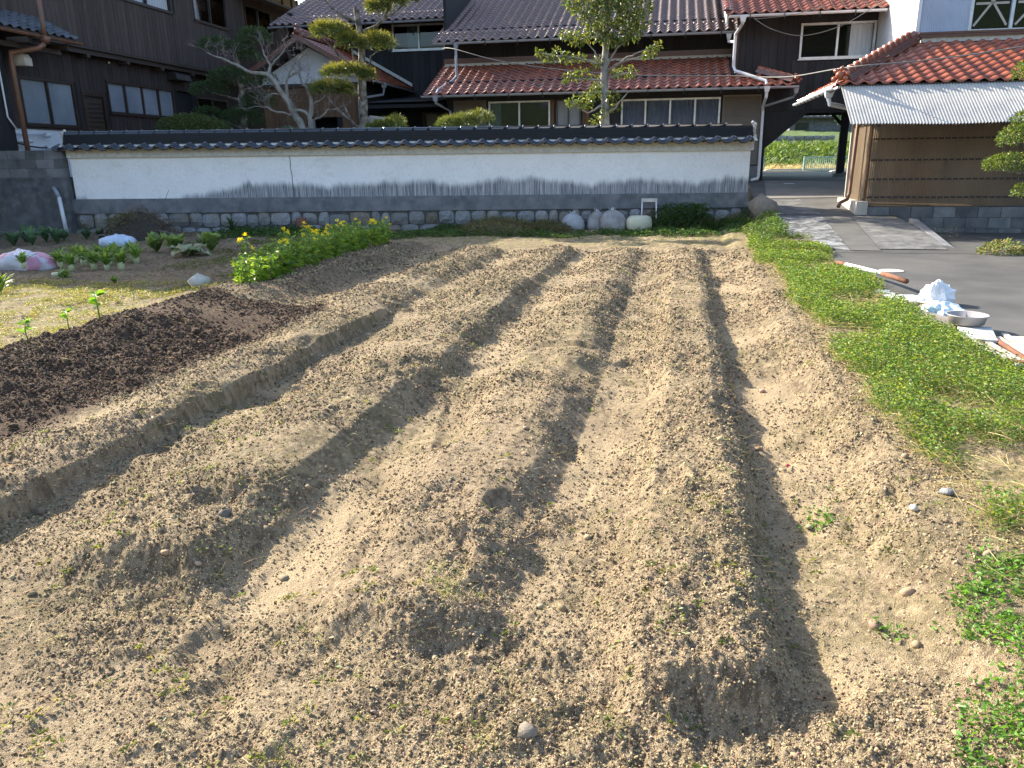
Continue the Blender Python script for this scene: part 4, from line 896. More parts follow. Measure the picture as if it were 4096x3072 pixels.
def drive():
    # asphalt drive with ramp up to the passage; laid in sheets just above the ground
    def sheet(name, ts_pts, off, m, nn=(40, 40), frame='e'):
        A, B, C_, D = [Vector((*p, 0)) for p in ts_pts]; V = []; F = []; n1, n2 = nn
        for j in range(n2+1):
            for i in range(n1+1):
                p = A.lerp(B, i/n1).lerp(D.lerp(C_, i/n1), j/n2); x, y = (e2w(p.x, p.y).x, e2w(p.x, p.y).y) if frame == 'e' else st2w(p.x, p.y); V.append((x, y))
        V = np.array(V); z = H(V[:, 0], V[:, 1])+off; V = np.concatenate([V, z[:, None]], 1)
        idx = np.arange(len(V)).reshape(n2+1, n1+1); F = np.stack([idx[:-1, :-1], idx[:-1, 1:], idx[1:, 1:], idx[1:, :-1]], -1).reshape(-1, 4)
        return solo(name, mk_mesh(name, V, F, m, True), kind='structure')
    sheet('drive', [(2.22, -8), (16, -8), (16, 13.3), (2.22, 13.3)], .006, MAT['asphalt'], (60, 90), 's')
    sheet('drive_upper', [(2.30, 12.9), (16, 12.9), (16, 16.52), (2.02, 16.52)], .010, MAT['asphalt'], (90, 40))
    sheet('ramp', [(2.02, 16.5), (5.0, 16.5), (5.0, 33), (2.02, 33)], .012, MAT['ramp_mid'], (50, 120))
    sheet('ramp_panel_mottled', [(2.10, 13.6), (2.95, 13.1), (3.09, 16.38), (2.06, 16.38)], .016, MAT['ramp_pale'], (30, 40))
    sheet('ramp_panel_strip', [(2.96, 13.1), (3.40, 13.06), (3.60, 16.38), (3.10, 16.38)], .018, MAT['ramp_mid'], (20, 40))
    sheet('ramp_panel_dark', [(3.41, 13.2), (4.40, 13.2), (4.62, 16.1), (3.61, 16.3)], .021, MAT['ramp_dark'], (30, 40))
    sheet('ramp_panel_rough', [(2.06, 16.5), (3.1, 16.5), (3.0, 18.6), (2.06, 18.3)], .020, MAT['ramp_dark'], (30, 40))
    sheet('passage_slab', [(2.3, 18.7), (3.98, 18.9), (4.6, 21.6), (2.6, 21.9)], .020, MAT['slab_pale'], (30, 40))
    sheet('gravel', [(2.6, 22.8), (6.4, 22.8), (12, 34), (2.6, 34)], .022, MAT['gravel'], (40, 60))
    cv = MB().lathe((4.98, 10.06, Hs(4.98, 10.06)+.010), [(.001, .006), (.15, .006), (.155, 0)], 24); solo('manhole_cover', mk_mesh('manhole_cover', cv.v, cv.f, MAT['concrete_pale'], False), 'pale round manhole cover set in the dark asphalt', 'manhole cover')
    x, y = e2w(3.13, 21.2).x, e2w(3.13, 21.2).y
    cv = MB().lathe((x, y, Hs(x, y)+.026), [(.001, .006), (.13, .006), (.135, 0)], 20); solo('manhole_cover', mk_mesh('manhole_cover', cv.v, cv.f, MAT['white_paint'], False), 'small white cover on the slab below the black wing', 'manhole cover')
    k = Thing('edge_kerb', 'broken pale kerb along the side of the ramp', 'kerb', (4.6, 15, 0))
    k.part('kerb', MB().hexa([(4.42, 13.3, -.05), (4.62, 13.3, -.05), (4.78, 16.0, -.05), (4.6, 16.1, -.05), (4.44, 13.3, .03), (4.58, 13.3, .02), (4.74, 16.0, .30), (4.62, 16.1, .31)]), MAT['concrete'])
def beyond():
    # what shows through the passage: parking kerbs, fence, dry grass, bank, stone revetment, far house and trees
    for i, (x0, x1, y, h, lab) in enumerate(((8.5, 14.4, 37.4, .30, 'low concrete parking kerb on the left beyond the passage'), (14.0, 22, 44.0, .30, 'long concrete kerb at the far side of the road'), (14.9, 19, 37.2, .32, 'short concrete parking kerb right of the post'))):
        pts = [(x0, y, .3), (x0, y, .55+h*.4), (x0+.15, y, .55+h*.85), (x0+.4, y, .55+h)] + [(x1-.4, y, .55+h), (x1-.12, y, .55+h*.85), (x1, y, .55+h*.4), (x1, y, .3)]
        mb = MB().poly(pts, (0, .25, 0)); me = mk_mesh('parking_kerb', mb.v, mb.f, MAT['concrete_pale']); fix_normals(me); solo('parking_kerb', me, lab, 'kerb', 'concrete kerbs beyond the passage')
    V = []; n = 80
    xs = np.linspace(5, 60, n); ys = np.array([42, 44.5, 46, 48, 50, 52, 56, 70, 90]); zs = np.array([.56, .62, 1.0, 1.7, 2.15, 2.25, 3.0, 4.2, 9])
    X, Y = np.meshgrid(xs, ys); Z = np.repeat(zs[:, None], n, 1)+.25*(fbm(X*.6, Y*.6, 300, 3)-.5)*(Y > 45)
    idx = np.arange(X.size).reshape(X.shape); F = np.stack([idx[:-1, :-1], idx[:-1, 1:], idx[1:, 1:], idx[1:, :-1]], -1).reshape(-1, 4)
    solo('grass_bank', mk_mesh('grass_bank', np.stack([X.ravel(), Y.ravel(), Z.ravel()], 1), F, M('bank', (.10, .16, .035), (.06, .10, .025), rough=.95, scale=3, bump=.8, bscale=8, bdist=.2), True), kind='structure')
    sr = MB().add([(8, 39, .585), (40, 39, .585), (40, 43.6, .59), (8, 43.6, .59)], [(0, 1, 2, 3)]); solo('road', mk_mesh('road', sr.v, sr.f, MAT['concrete_pale']), kind='structure')
    rng = np.random.default_rng(31)
    def far(name, n, box, zf, L, W, col, alt, lab, cat):
        px = box[0]+(box[1]-box[0])*rng.random(n); py = box[2]+(box[3]-box[2])*rng.random(n); a = rng.random(n)*6.283
        D = np.stack([np.cos(a)*.5, np.sin(a)*.5, .3+.7*rng.random(n)], 1)
        V, F = blades(np.stack([px, py, zf(py)], 1), D, L*(.5+rng.random(n)), np.full(n, W), rng); stuff(name, V, F, vcol(n, 5, col, rng, .3, alt, .3), MAT['leaf'], lab, cat)
    far('dry_grass', 5000, (10, 24, 44.3, 45.8), lambda y: .6+(y-44.3)*.15, .4, .03, (.5, .42, .2), (.4, .36, .15), 'pale dry grass strip at the foot of the far bank', 'grass')
    far('bank_weeds', 9000, (10, 30, 45.6, 51), lambda y: np.interp(y, ys, zs)-.05, .4, .06, (.09, .15, .03), (.14, .2, .04), 'green weeds covering the far bank', 'weeds')
    rv = Thing('stone_revetment', 'pale rubble retaining wall above the green bank', 'wall', (17, 52, 2), est=False)
    w = rv.part('wall_core', MB().box((11, 51.6, 1.9), (20.5, 52.6, 2.75)), MAT['mortar_dark'])
    rnd = random.Random(8)
    for row in range(3):
        x = 11-.2*row
        while x < 20.4:
            ww = rnd.uniform(.35, .7); me = stone_mesh(MAT['stone'], ww-.03, .27, rnd, .08); rv.inst('stone', me, Matrix.Translation((x, 51.62, 1.93+row*.28)), w); x += ww
    fh = Thing('far_house', 'small grey house with tiled roof beyond the bank', 'house', (23, 62, 3), est=False)
    fh.part('wall', MB().box((20.8, 60, 2.6), (26, 64, 4.3)), MAT['concrete']); fh.part('window', MB().box((21.2, 59.95, 3.1), (22.2, 60.02, 3.9)), MAT['glass_dark'])
    rf = fh.part('roof', MB().poly([(20, 59.2, 4.2), (26.8, 59.2, 4.2), (26.8, 62, 5.2), (20, 62, 5.2)], (0, 0, .12)), MAT['grey_tile'])
    for i in range(14): fh.part('roof_rib', MB().hexa([(20+i*.5, 59.15, 4.31), (20.12+i*.5, 59.15, 4.31), (20.12+i*.5, 62, 5.31), (20+i*.5, 62, 5.31), (20+i*.5, 59.15, 4.4), (20.12+i*.5, 59.15, 4.4), (20.12+i*.5, 62, 5.4), (20+i*.5, 62, 5.4)]), MAT['mortar'], parent=rf)
    for (x0, x1, y, lab) in ((10.6, 13.2, 41.6, 'green wire mesh fence panel at the left of the far road'), (16.2, 21.5, 43.9, 'green wire mesh fence panel at the right of the far road')):
        f = Thing('mesh_fence', lab, 'fence', ((x0+x1)/2, y, .55), est=False, group='green mesh fences')
        for x in np.arange(x0, x1+.01, (x1-x0)/2): f.part('post', MB().box((x-.05, y-.05, .55), (x+.05, y+.05, 1.5)), M('fence_green', (.2, .32, .3), rough=.5))
        mb = MB()
        for x in np.arange(x0, x1, .11): mb.box((x, y-.012, .65), (x+.025, y+.012, 1.42))
        f.part('wires', mb, bpy.data.materials['fence_green'], kind='stuff'); f.part('top_rail', MB().box((x0, y-.03, 1.42), (x1, y+.03, 1.48)), bpy.data.materials['fence_green'])

def behind():
    """the other side of the lane, behind the photographer: shows only in the window panes"""
    th = Thing('neighbour_house', 'pale neighbouring house across the lane, mirrored in the window panes', 'house', (-2, -20, 0), est=False)
    w = th.part('wall', MB().box((-13, -27, -.1), (7, -20, 5.6)), MAT['concrete_pale'])
    for x in (-11, -7.5, -4, .5, 4): f = th.part('window', MB().box((x, -20.05, 1.0), (x+1.7, -19.96, 2.2)), MAT['alu_dark']); th.part('pane', MB().box((x+.08, -19.95, 1.08), (x+1.62, -19.94, 2.12)), MAT['frosted'], parent=f)
    th.part('roof', MB().poly([(-14, -18.9, 5.5), (8, -18.9, 5.5), (8, -23.5, 8.0), (-14, -23.5, 8.0)], (0, 0, .15)).poly([(-14, -28.1, 5.5), (8, -28.1, 5.5), (8, -23.5, 8.0), (-14, -23.5, 8.0)], (0, 0, .14)), MAT['grey_tile'])
    xs = np.linspace(-260, 260, 60); ys = np.array([-70, -110, -160, -230]); X, Y = np.meshgrid(xs, ys); Z = np.array([0, 12, 30, 44])[:, None]*(.6+.8*fbm(xs[None]*.012, ys[:, None]*.0, 500, 3))
    idx = np.arange(X.size).reshape(X.shape); F = np.stack([idx[:-1, :-1], idx[:-1, 1:], idx[1:, 1:], idx[1:, :-1]], -1).reshape(-1, 4)
    solo('hills', mk_mesh('hills', np.stack([X.ravel(), Y.ravel(), Z.ravel()], 1), F, M('wooded_hill', (.05, .075, .03), (.03, .05, .02), rough=.95, scale=.15), True), kind='structure')
# ================================================================== ground cover: clods, straw, weeds
OCT_V = np.array([[1,0,0],[-1,0,0],[0,1,0],[0,-1,0],[0,0,1],[0,0,-1]], float)
OCT_F = np.array([[0,2,4],[2,1,4],[1,3,4],[3,0,4],[2,0,5],[1,2,5],[3,1,5],[0,3,5]])
def rot_rand(n, rng):
    q = rng.normal(size=(n, 4)); q /= np.linalg.norm(q, axis=1)[:, None]; w, x, y, z = q.T
    return np.stack([1-2*(y*y+z*z), 2*(x*y-z*w), 2*(x*z+y*w), 2*(x*y+z*w), 1-2*(x*x+z*z), 2*(y*z-x*w), 2*(x*z-y*w), 2*(y*z+x*w), 1-2*(x*x+y*y)], 1).reshape(n, 3, 3)
def blobs(P, size, rng, base=(OCT_V, OCT_F), flat=.8):
    n = len(P); bv, bf = base
    V = bv[None]*(1+.7*(rng.random((n, len(bv), 1))-.5))*size[:, None, None]*(.7+.6*rng.random((n, 1, 3)))
    V = np.einsum('nij,nkj->nki', rot_rand(n, rng), V); V[:, :, 2] *= flat
    V = V + P[:, None, :]
    F = bf[None] + (np.arange(n)*len(bv))[:, None, None]
    return V.reshape(-1, 3), F.reshape(-1, 3)
def ico():
    g = (1+5**.5)/2
    v = np.array([[-1,g,0],[1,g,0],[-1,-g,0],[1,-g,0],[0,-1,g],[0,1,g],[0,-1,-g],[0,1,-g],[g,0,-1],[g,0,1],[-g,0,-1],[-g,0,1]], float); v /= np.linalg.norm(v[0])
    f = np.array([[0,11,5],[0,5,1],[0,1,7],[0,7,10],[0,10,11],[1,5,9],[5,11,4],[11,10,2],[10,7,6],[7,1,8],[3,9,4],[3,4,2],[3,2,6],[3,6,8],[3,8,9],[4,9,5],[2,4,11],[6,2,10],[8,6,7],[9,8,1]])
    return v, f
ICO = ico()
def leafs(P, D, L, W, rng, fold=.25, droop=.2):
    """diamond leaves: base P, direction D, length L, width W; two triangles folded along the midrib"""
    n = len(P); D = D/np.linalg.norm(D, axis=1)[:, None]
    r = rng.normal(size=(n, 3)); S = np.cross(D, r); S /= np.linalg.norm(S, axis=1)[:, None]; Nn = np.cross(S, D)
    flip = np.where(Nn[:, 2:3] < 0, -1., 1.); Nn = Nn*flip
    L = L[:, None]; W = W[:, None]
    mid = P + D*L*.45
    a = P; b = mid + S*W*.5 + Nn*W*fold; c = P + D*L - Nn*L*droop; d = mid - S*W*.5 + Nn*W*fold
    V = np.stack([a, b, c, d], 1).reshape(-1, 3); o = (np.arange(n)*4)[:, None]
    F = np.concatenate([o+np.array([[0, 1, 2]]), o+np.array([[0, 2, 3]])], 0)
    return V, F
def blades(P, D, L, W, rng, curve=.35):
    n = len(P); D = D/np.linalg.norm(D, axis=1)[:, None]
    hz = rng.normal(size=(n, 3)); hz[:, 2] = 0; S = np.cross(D, hz); S /= np.linalg.norm(S, axis=1)[:, None]+1e-9
    L = L[:, None]; W = W[:, None]; lean = np.cross(S, D)
    lean = lean*np.where(lean[:, 2:3] > 0, -1., 1.)
    m = P + D*L*.55; tip = P + D*L + lean*L*curve
    V = np.stack([P-S*W*.5, P+S*W*.5, m+S*W*.4, m-S*W*.4, tip], 1).reshape(-1, 3); o = (np.arange(n)*5)[:, None]
    F = np.concatenate([o+np.array([[0, 1, 2]]), o+np.array([[0, 2, 3]]), o+np.array([[3, 2, 4]])], 0)
    return V, F
def vcol(n, k, base, rng, var=.25, alt=None, pa=.2):
    c = np.array(base)[None]*(1+var*(rng.random((n, 1))*2-1))*(1+.12*(rng.random((n, 3))*2-1))
    if alt is not None:
        m = rng.random(n) < pa; c[m] = np.array(alt)[None]*(1+var*(rng.random((m.sum(), 1))*2-1))
    return np.repeat(np.clip(c, 0, 1), k, 0)
def Hf(x, y): return H(x, y, True)[0]
def stuff(name, V, F, C, m, label, cat, smooth=False):
    me = mk_mesh(name, V, F, m, smooth); set_col(me, C)
    return solo(name, me, label, cat, kind='stuff')

def crumbs(name, P, size, C, rng, label):
    """a cloud of points; geometry nodes put one rough crumb on each"""
    me = bpy.data.meshes.new(name); n = len(P); me.vertices.add(n); me.vertices.foreach_set('co', P.astype(np.float32).ravel())
    sc = (size[:, None]*(.7+.6*rng.random((n, 3)))).astype(np.float32); sc[:, 2] *= .8
    me.attributes.new('sc', 'FLOAT_VECTOR', 'POINT').data.foreach_set('vector', sc.ravel())
    me.attributes.new('rt', 'FLOAT_VECTOR', 'POINT').data.foreach_set('vector', (rng.random((n, 3))*6.283).astype(np.float32).ravel())
    me.attributes.new('icol', 'FLOAT_VECTOR', 'POINT').data.foreach_set('vector', C[:, :3].astype(np.float32).ravel())
    ng = bpy.data.node_groups.new('crumbs', 'GeometryNodeTree'); N = ng.nodes; L = ng.links
    ng.interface.new_socket('Geometry', in_out='INPUT', socket_type='NodeSocketGeometry'); ng.interface.new_socket('Geometry', in_out='OUTPUT', socket_type='NodeSocketGeometry')
    gi = N.new('NodeGroupInput'); go = N.new('NodeGroupOutput'); ic = N.new('GeometryNodeMeshIcoSphere'); ic.inputs['Radius'].default_value = 1; ic.inputs['Subdivisions'].default_value = 1
    ns = N.new('ShaderNodeTexNoise'); ns.inputs['Scale'].default_value = 1.3; sp = N.new('GeometryNodeSetPosition'); ps = N.new('GeometryNodeInputPosition')
    vm = N.new('ShaderNodeVectorMath'); vm.operation = 'SCALE'; mp = N.new('ShaderNodeMapRange'); mp.inputs[1].default_value = .3; mp.inputs[2].default_value = .7; mp.inputs[3].default_value = .6; mp.inputs[4].default_value = 1.25
    L.new(ns.outputs['Fac'], mp.inputs[0]); L.new(ps.outputs[0], vm.inputs[0]); L.new(mp.outputs[0], vm.inputs['Scale']); L.new(ic.outputs[0], sp.inputs['Geometry']); L.new(vm.outputs[0], sp.inputs['Position'])
    sm = N.new('GeometryNodeSetMaterial'); sm.inputs['Material'].default_value = MAT['crumb_inst']; L.new(sp.outputs[0], sm.inputs[0])
    io = N.new('GeometryNodeInstanceOnPoints'); L.new(gi.outputs[0], io.inputs['Points']); L.new(sm.outputs[0], io.inputs['Instance'])
    for nm, sock in (('sc', 'Scale'), ('rt', 'Rotation')):
        at = N.new('GeometryNodeInputNamedAttribute'); at.data_type = 'FLOAT_VECTOR'; at.inputs['Name'].default_value = nm
        if sock == 'Rotation':
            er = N.new('FunctionNodeEulerToRotation'); L.new(at.outputs[0], er.inputs[0]); L.new(er.outputs[0], io.inputs['Rotation'])
        else: L.new(at.outputs[0], io.inputs['Scale'])
    L.new(io.outputs[0], go.inputs[0])
    me.materials.append(MAT['crumb_inst'])
    o = solo(name, me, label, 'soil', kind='stuff'); md = o.modifiers.new('crumbs', 'NODES'); md.node_group = ng
    return o
def scatter_ground():
    rng = np.random.default_rng(11)
    # ---- crumbs of soil: dense near, thinning out
    n = 420000
    yy = 1.15 + (rng.random(n)**1.9)*12.0; xx = (rng.random(n)*2-1)*(.95+.70*yy)
    t, s = ts(xx, yy)
    keep = (t < 1.4) & (t > -5.1) & (s < 13) & (rng.random(n) < .12+.95*sst(fbm(xx*1.6, yy*1.6, 51, 3), .28, .6))
    xx, yy, t, s = xx[keep], yy[keep], t[keep], s[keep]
    z, _, _, so, fu, mo = H(xx, yy, True)
    k2 = rng.random(len(xx)) > .55*fu
    xx, yy, z, mo = xx[k2], yy[k2], z[k2], mo[k2]; n = len(xx)
    size = (.0019+.0042*rng.random(n)**2.4)*(.6+.24*yy)*(1+.45*mo)
    C = vcol(n, 1, (.345, .265, .16), rng, .28, (.125, .095, .06), .38)
    C = np.where((mo > .5)[:, None], vcol(n, 1, (.11, .075, .051), rng, .4), C)
    crumbs('soil_crumbs', np.stack([xx, yy, z+size*.3], 1), size, C, rng, 'small dry crumbs of pale soil strewn over the ridges and furrows')
    # ---- bigger clods
    n = 420
    yy = 1.2+(rng.random(n)**1.3)*9; xx = (rng.random(n)*2-1)*(1.1+.68*yy); t, s = ts(xx, yy)
    k = (t < 1.3) & (t > -5.0); xx, yy, t = xx[k], yy[k], t[k]; n = len(xx)
    size = .008+.016*rng.random(n)**3; z, _, _, so, fu, mo = H(xx, yy, True)
    size = size*(1+.8*mo)
    V, F = blobs(np.stack([xx, yy, z+size*.3], 1), size, rng, ICO, .75)
    C = vcol(n, 12, (.29, .22, .14), rng, .25, (.2, .16, .11), .2)
    C = np.where(np.repeat(mo > .5, 12)[:, None], vcol(n, 12, (.07, .043, .03), rng, .3), C)
    stuff('soil_clods', V, F, C, MAT['crumb'], 'larger clods and little stones lying on the tilled soil', 'soil')
    # ---- straw and dead weed stalks
    n = 34000
    yy = 1.1+(rng.random(n)**1.4)*11; xx = (rng.random(n)*2-1)*(1.1+.7*yy); t, s = ts(xx, yy)
    foot = sum(np.exp(-((t-c0)/.07)**2) for c0 in (-2.83, -1.6, -.55, .45))*(s > 2.2)
    dens = .2+.8*sst(fbm(xx*1.7, yy*1.7, 95, 4), .46, .66)+.8*sst(t, .95, 1.2)+.9*foot
    k = (rng.random(n) < dens) & (t < 2.15) & (t > -5.3); xx, yy, t = xx[k], yy[k], t[k]; n = len(xx)
    L = (.02+.07*rng.random(n)**2.2)*(1+.6*(t > 1.1)); a = rng.random(n)*6.283; el = rng.normal(size=n)*.22
    D = np.stack([np.cos(a)*np.cos(el), np.sin(a)*np.cos(el), np.abs(np.sin(el))], 1)
    P = np.stack([xx, yy, Hf(xx, yy)+.004], 1)
    V, F = blades(P, D, L, np.full(n, .0016)*(.8+.16*yy), rng, .12)
    stuff('dry_straw', V, F, vcol(n, 5, (.42, .34, .2), rng, .3, (.2, .17, .07), .4), MAT['straw'], 'dead straw and weed stalks scattered on the pale soil', 'straw')
    # ---- tiny weeds on the soil, a few leaves each
    n = 1500
    yy = 1.3+(rng.random(n)**1.5)*9; xx = (rng.random(n)*2-1)*(1.1+.68*yy); t, s = ts(xx, yy)
    pn = fbm(xx*1.9, yy*1.9, 130, 3); foot = sum(np.exp(-((t-c0)/.08)**2) for c0 in (-2.83, -1.6, -.55, .45)); k = (t < 1.2) & (t > -3.3) & ((pn > .53) | (rng.random(len(xx)) < .5*foot)); xx, yy = xx[k], yy[k]
    m = 9; cx = np.repeat(xx, m); cy = np.repeat(yy, m); n = len(cx); a = rng.random(n)*6.283
    rr = rng.random(n)*.022; px = cx+np.cos(a)*rr; py = cy+np.sin(a)*rr
    D = np.stack([np.cos(a), np.sin(a), .25+.6*rng.random(n)], 1)
    V, F = leafs(np.stack([px, py, Hf(px, py)+.006], 1), D, .010+.014*rng.random(n), .005+.007*rng.random(n), rng)
    stuff('seedling_weeds', V, F, vcol(n, 4, (.12, .16, .035), rng, .3, (.2, .19, .06), .3), MAT['leaf'], 'sparse tiny weeds sprouting on the bare tilled soil', 'weeds')

def weeds(name, label, n_clump, per, region, rng, leaf=(.012, .022), h=.07, spread=.05, col=(.09, .18, .03), alt=(.16, .22, .04), blade=.25, thr=.45, seed=140, fs=1.5):
    """low mixed weeds: many small leaves in clumps, and some grass blades"""
    x0, x1, y0, y1, test = region
    xx = x0+(x1-x0)*rng.random(n_clump*6); yy = y0+(y1-y0)*rng.random(n_clump*6)
    pn = fbm(xx*fs, yy*fs, seed, 3); k = test(xx, yy) & (rng.random(len(xx)) < sst(pn, thr-.06, thr+.12)*.97+.03)
    xx, yy, pn = xx[k][:n_clump], yy[k][:n_clump], pn[k][:n_clump]
    cx = np.repeat(xx, per); cy = np.repeat(yy, per); pp = np.repeat(pn, per); n = len(cx)
    px = cx+rng.normal(size=n)*spread*.5; py = cy+rng.normal(size=n)*spread*.5
    hz = h*rng.random(n)**1.2*(.35+1.3*sst(pp, .45, .62)); a = rng.random(n)*6.283; up = rng.random(n)*.9-.1
    D = np.stack([np.cos(a), np.sin(a), up], 1)
    gz_ = Hf(px, py)
    sc = .8+.05*cy
    L = (leaf[0]+(leaf[1]-leaf[0])*rng.random(n))*sc
    V, F = leafs(np.stack([px, py, gz_+.004+hz], 1), D, L, L*(.42+.2*rng.random(n)), rng)
    C = vcol(n, 4, col, rng, .3, alt, .25)
    nb = int(n*blade); i = rng.integers(0, n, nb); a = rng.random(nb)*6.283
    D2 = np.stack([np.cos(a)*.5, np.sin(a)*.5, .35+.6*rng.random(nb)], 1)
    V2, F2 = blades(np.stack([px[i], py[i], gz_[i]], 1), D2, h*(.5+1.0*rng.random(nb)), .0022*sc[i], rng)
    C2 = vcol(nb, 5, col, rng, .3, (.36, .3, .13), .35)
    return stuff(name, np.concatenate([V, V2]), np.concatenate([F, F2+len(V)]), np.concatenate([C, C2]), MAT['leaf'], label, 'weeds')
def cover():
    rng = np.random.default_rng(23)
    def verge(x, y):
        t, s = ts(x, y); return (t > 1.12+.3*(fbm(x*1.3, y*1.3, 151, 2)-.3)) & (t < 2.28+.12*(fbm(x*2, y*2, 152, 2)-.5)) & (s > 3.0) & (s < 14.4)
    weeds('verge_weeds', 'fresh green weeds and grass on the verge between field and drive', 6000, 13, (1.4, 5.6, 2.4, 13.6, verge), rng, thr=.51, fs=1.5, h=.085, leaf=(.014, .026), col=(.105, .185, .033), alt=(.23, .26, .05), blade=.5)
    def verge2(x, y):
        t, s = ts(x, y); return (t > 1.15) & (t < 2.25) & (s > 2.2) & (s < 14)
    n = 24000; xx = 1.4+4.2*rng.random(n); yy = 2+11.8*rng.random(n); k = verge2(xx, yy); xx, yy = xx[k], yy[k]; n = len(xx)
    a = rng.random(n)*6.283; el = np.abs(rng.normal(size=n))*.25; D = np.stack([np.cos(a), np.sin(a), np.sin(el)], 1)
    V, F = blades(np.stack([xx, yy, Hf(xx, yy)+.006+.05*rng.random(n)**2], 1), D, .06+.12*rng.random(n), np.full(n, .0022)*(.8+.09*yy), rng, .15)
    stuff('verge_dry_grass', V, F, vcol(n, 5, (.46, .37, .19), rng, .25, (.3, .26, .11), .35), MAT['straw'], 'flattened dry yellow grass stalks on the verge', 'grass')
    def rampside(x, y):
        u, v = w2e(x, y); return (u > 1.55) & (u < 2.15) & (v > 12.9) & (v < 17.5)
    weeds('ramp_edge_weeds', 'weeds on the drop beside the ramp at the end of the wall', 700, 12, (3.5, 6.2, 11.5, 17.2, rampside), rng, h=.14, leaf=(.02, .035), col=(.07, .13, .03), alt=(.12, .17, .04), blade=.5, thr=.3, seed=230)
    cc = ((1.45, 2.10, .10), (1.52, 2.22, .10), (1.29, 1.70, .11), (1.18, 1.58, .09), (1.36, 1.82, .08), (1.22, 1.78, .05), (1.75, 2.35, .16), (1.62, 1.9, .2), (1.5, 1.6, .2), (1.33, 3.05, .06), (1.24, 2.2, .04))
    def clover(x, y):
        k = np.zeros(len(x), bool)
        for (a, b, r) in cc: k |= (x-a)**2+(y-b)**2 < r*r
        return k
    weeds('clover_patch', 'broad green clover leaves at the lower right edge of the field', 420, 8, (1.0, 2.0, 1.45, 3.15, clover), rng, leaf=(.016, .027), h=.05, spread=.04, blade=.06, thr=.2, col=(.10, .22, .035), alt=(.15, .27, .05), fs=2.2)
    gc = ((-.75, 1.62, .06), (-.62, 1.66, .04), (-.12, 1.72, .05), (-1.25, 1.62, .05), (-.2, 2.42, .12), (-.05, 1.98, .06), (.25, 1.75, .05))
    def nearg(x, y):
        k = np.zeros(len(x), bool)
        for (a, b, r) in gc: k |= (x-a)**2+(y-b)**2 < r*r
        return k
    weeds('near_grass', 'sparse grass sprigs on the soil near the bottom edge', 110, 5, (-1.4, .4, 1.5, 2.6, nearg), rng, leaf=(.008, .014), h=.045, spread=.05, blade=1.6, thr=.2, col=(.13, .19, .04), alt=(.24, .23, .07), fs=2.2)
    def lawn(x, y):
        t, s = ts(x, y); return (t < -5.0-.15*fbm(x*2, y*2, 171, 2)) & (t > -12) & (s < 8.6)
    weeds('lawn_weeds', 'yellowish short weeds on the open patch beside the dark bed', 6000, 8, (-9, -3.2, 4.2, 10.2, lawn), rng, h=.025, leaf=(.012, .02), col=(.17, .19, .04), alt=(.34, .28, .1), blade=.5, thr=.42, seed=180, fs=2.4)
    def wallside(x, y):
        t, s = ts(x, y); return (y > 14.6+.9*(fbm(x*.8, y*0, 191, 2))) & (y < wall_y(x)-.05) & (x > -6.2) & (x < 4.9) & ~((x > .75) & (x < 3.1) & (y > 15.9))
    weeds('wall_foot_grass', 'dark green grass and weeds along the foot of the white wall', 2600, 9, (-6.2, 5.0, 14.6, 17.5, wallside), rng, h=.07, leaf=(.02, .035), col=(.05, .11, .025), alt=(.1, .15, .035), blade=.6, thr=.45, seed=200, fs=.8)
    def corner(x, y): return (x > 3.1) & (x < 5.0) & (y > 16.4) & (y < wall_y(x)-.05)
    weeds('corner_weeds', 'tall dark weeds under the right end of the white wall', 520, 14, (3.1, 5.0, 16.2, 17.4, corner), rng, h=.32, leaf=(.025, .045), spread=.1, col=(.04, .09, .02), alt=(.07, .12, .03), blade=.3, thr=.3, seed=210)
    def mid(x, y):
        t, s = ts(x, y); return (t < -5.7) & (s > 9.0) & (y < 15.5) & (x > -5.0) & (x < -1.0)
    weeds('path_weeds', 'thin grey green weeds on the trodden patch behind the flowering row', 1300, 8, (-5.5, -1.5, 9.6, 15.2, mid), rng, h=.03, col=(.1, .12, .04), alt=(.2, .18, .08), blade=.6, thr=.45, seed=220)
# ================================================================== trees and shrubs
def wiggle(pts, rnd, amp=.02, sub=3):
    pts = [Vector(p) for p in pts]; out = []
    n = len(pts)
    for i in range(n-1):
        p0 = pts[max(i-1, 0)]; p1 = pts[i]; p2 = pts[i+1]; p3 = pts[min(i+2, n-1)]
        for k in range(sub):
            t = k/sub; q = .5*((2*p1)+(p2-p0)*t+(2*p0-5*p1+4*p2-p3)*t*t+(3*p1-p0-3*p2+p3)*t**3)
            if i+k > 0: q = q + Vector((rnd.uniform(-amp, amp), rnd.uniform(-amp, amp), rnd.uniform(-amp, amp)))
            out.append(q)
    out.append(pts[-1]); return out
def limb(mb, pts, r0, r1, rnd, amp=.015, n=7):
    p = wiggle(pts, rnd, amp); m = len(p); mb.tube(p, [r0+(r1-r0)*(i/(m-1))**.8 for i in range(m)], n); return p
def foliage(th, name, V, F, C, m):
    me = mk_mesh(name, V, F, m, False, th.base); set_col(me, C); o = bpy.data.objects.new(name, me); COL.objects.link(o); o.parent = th.o; o['kind'] = 'stuff'; return o
def pad_points(c, r, n, rng, low=-.25, inner=.35):
    d = rng.normal(size=(n, 3)); d /= np.linalg.norm(d, axis=1)[:, None]
    d[:, 2] = np.where(d[:, 2] < low, -d[:, 2], d[:, 2])
    k = 1-inner*rng.random(n)**2
    lump = .86+.28*fbm(d[:, 0]*2.5+c[0]*3, d[:, 1]*2.5+d[:, 2]*2+c[1], 400, 2)
    return np.array(c)[None]+d*np.array(r)[None]*(k*lump)[:, None], d
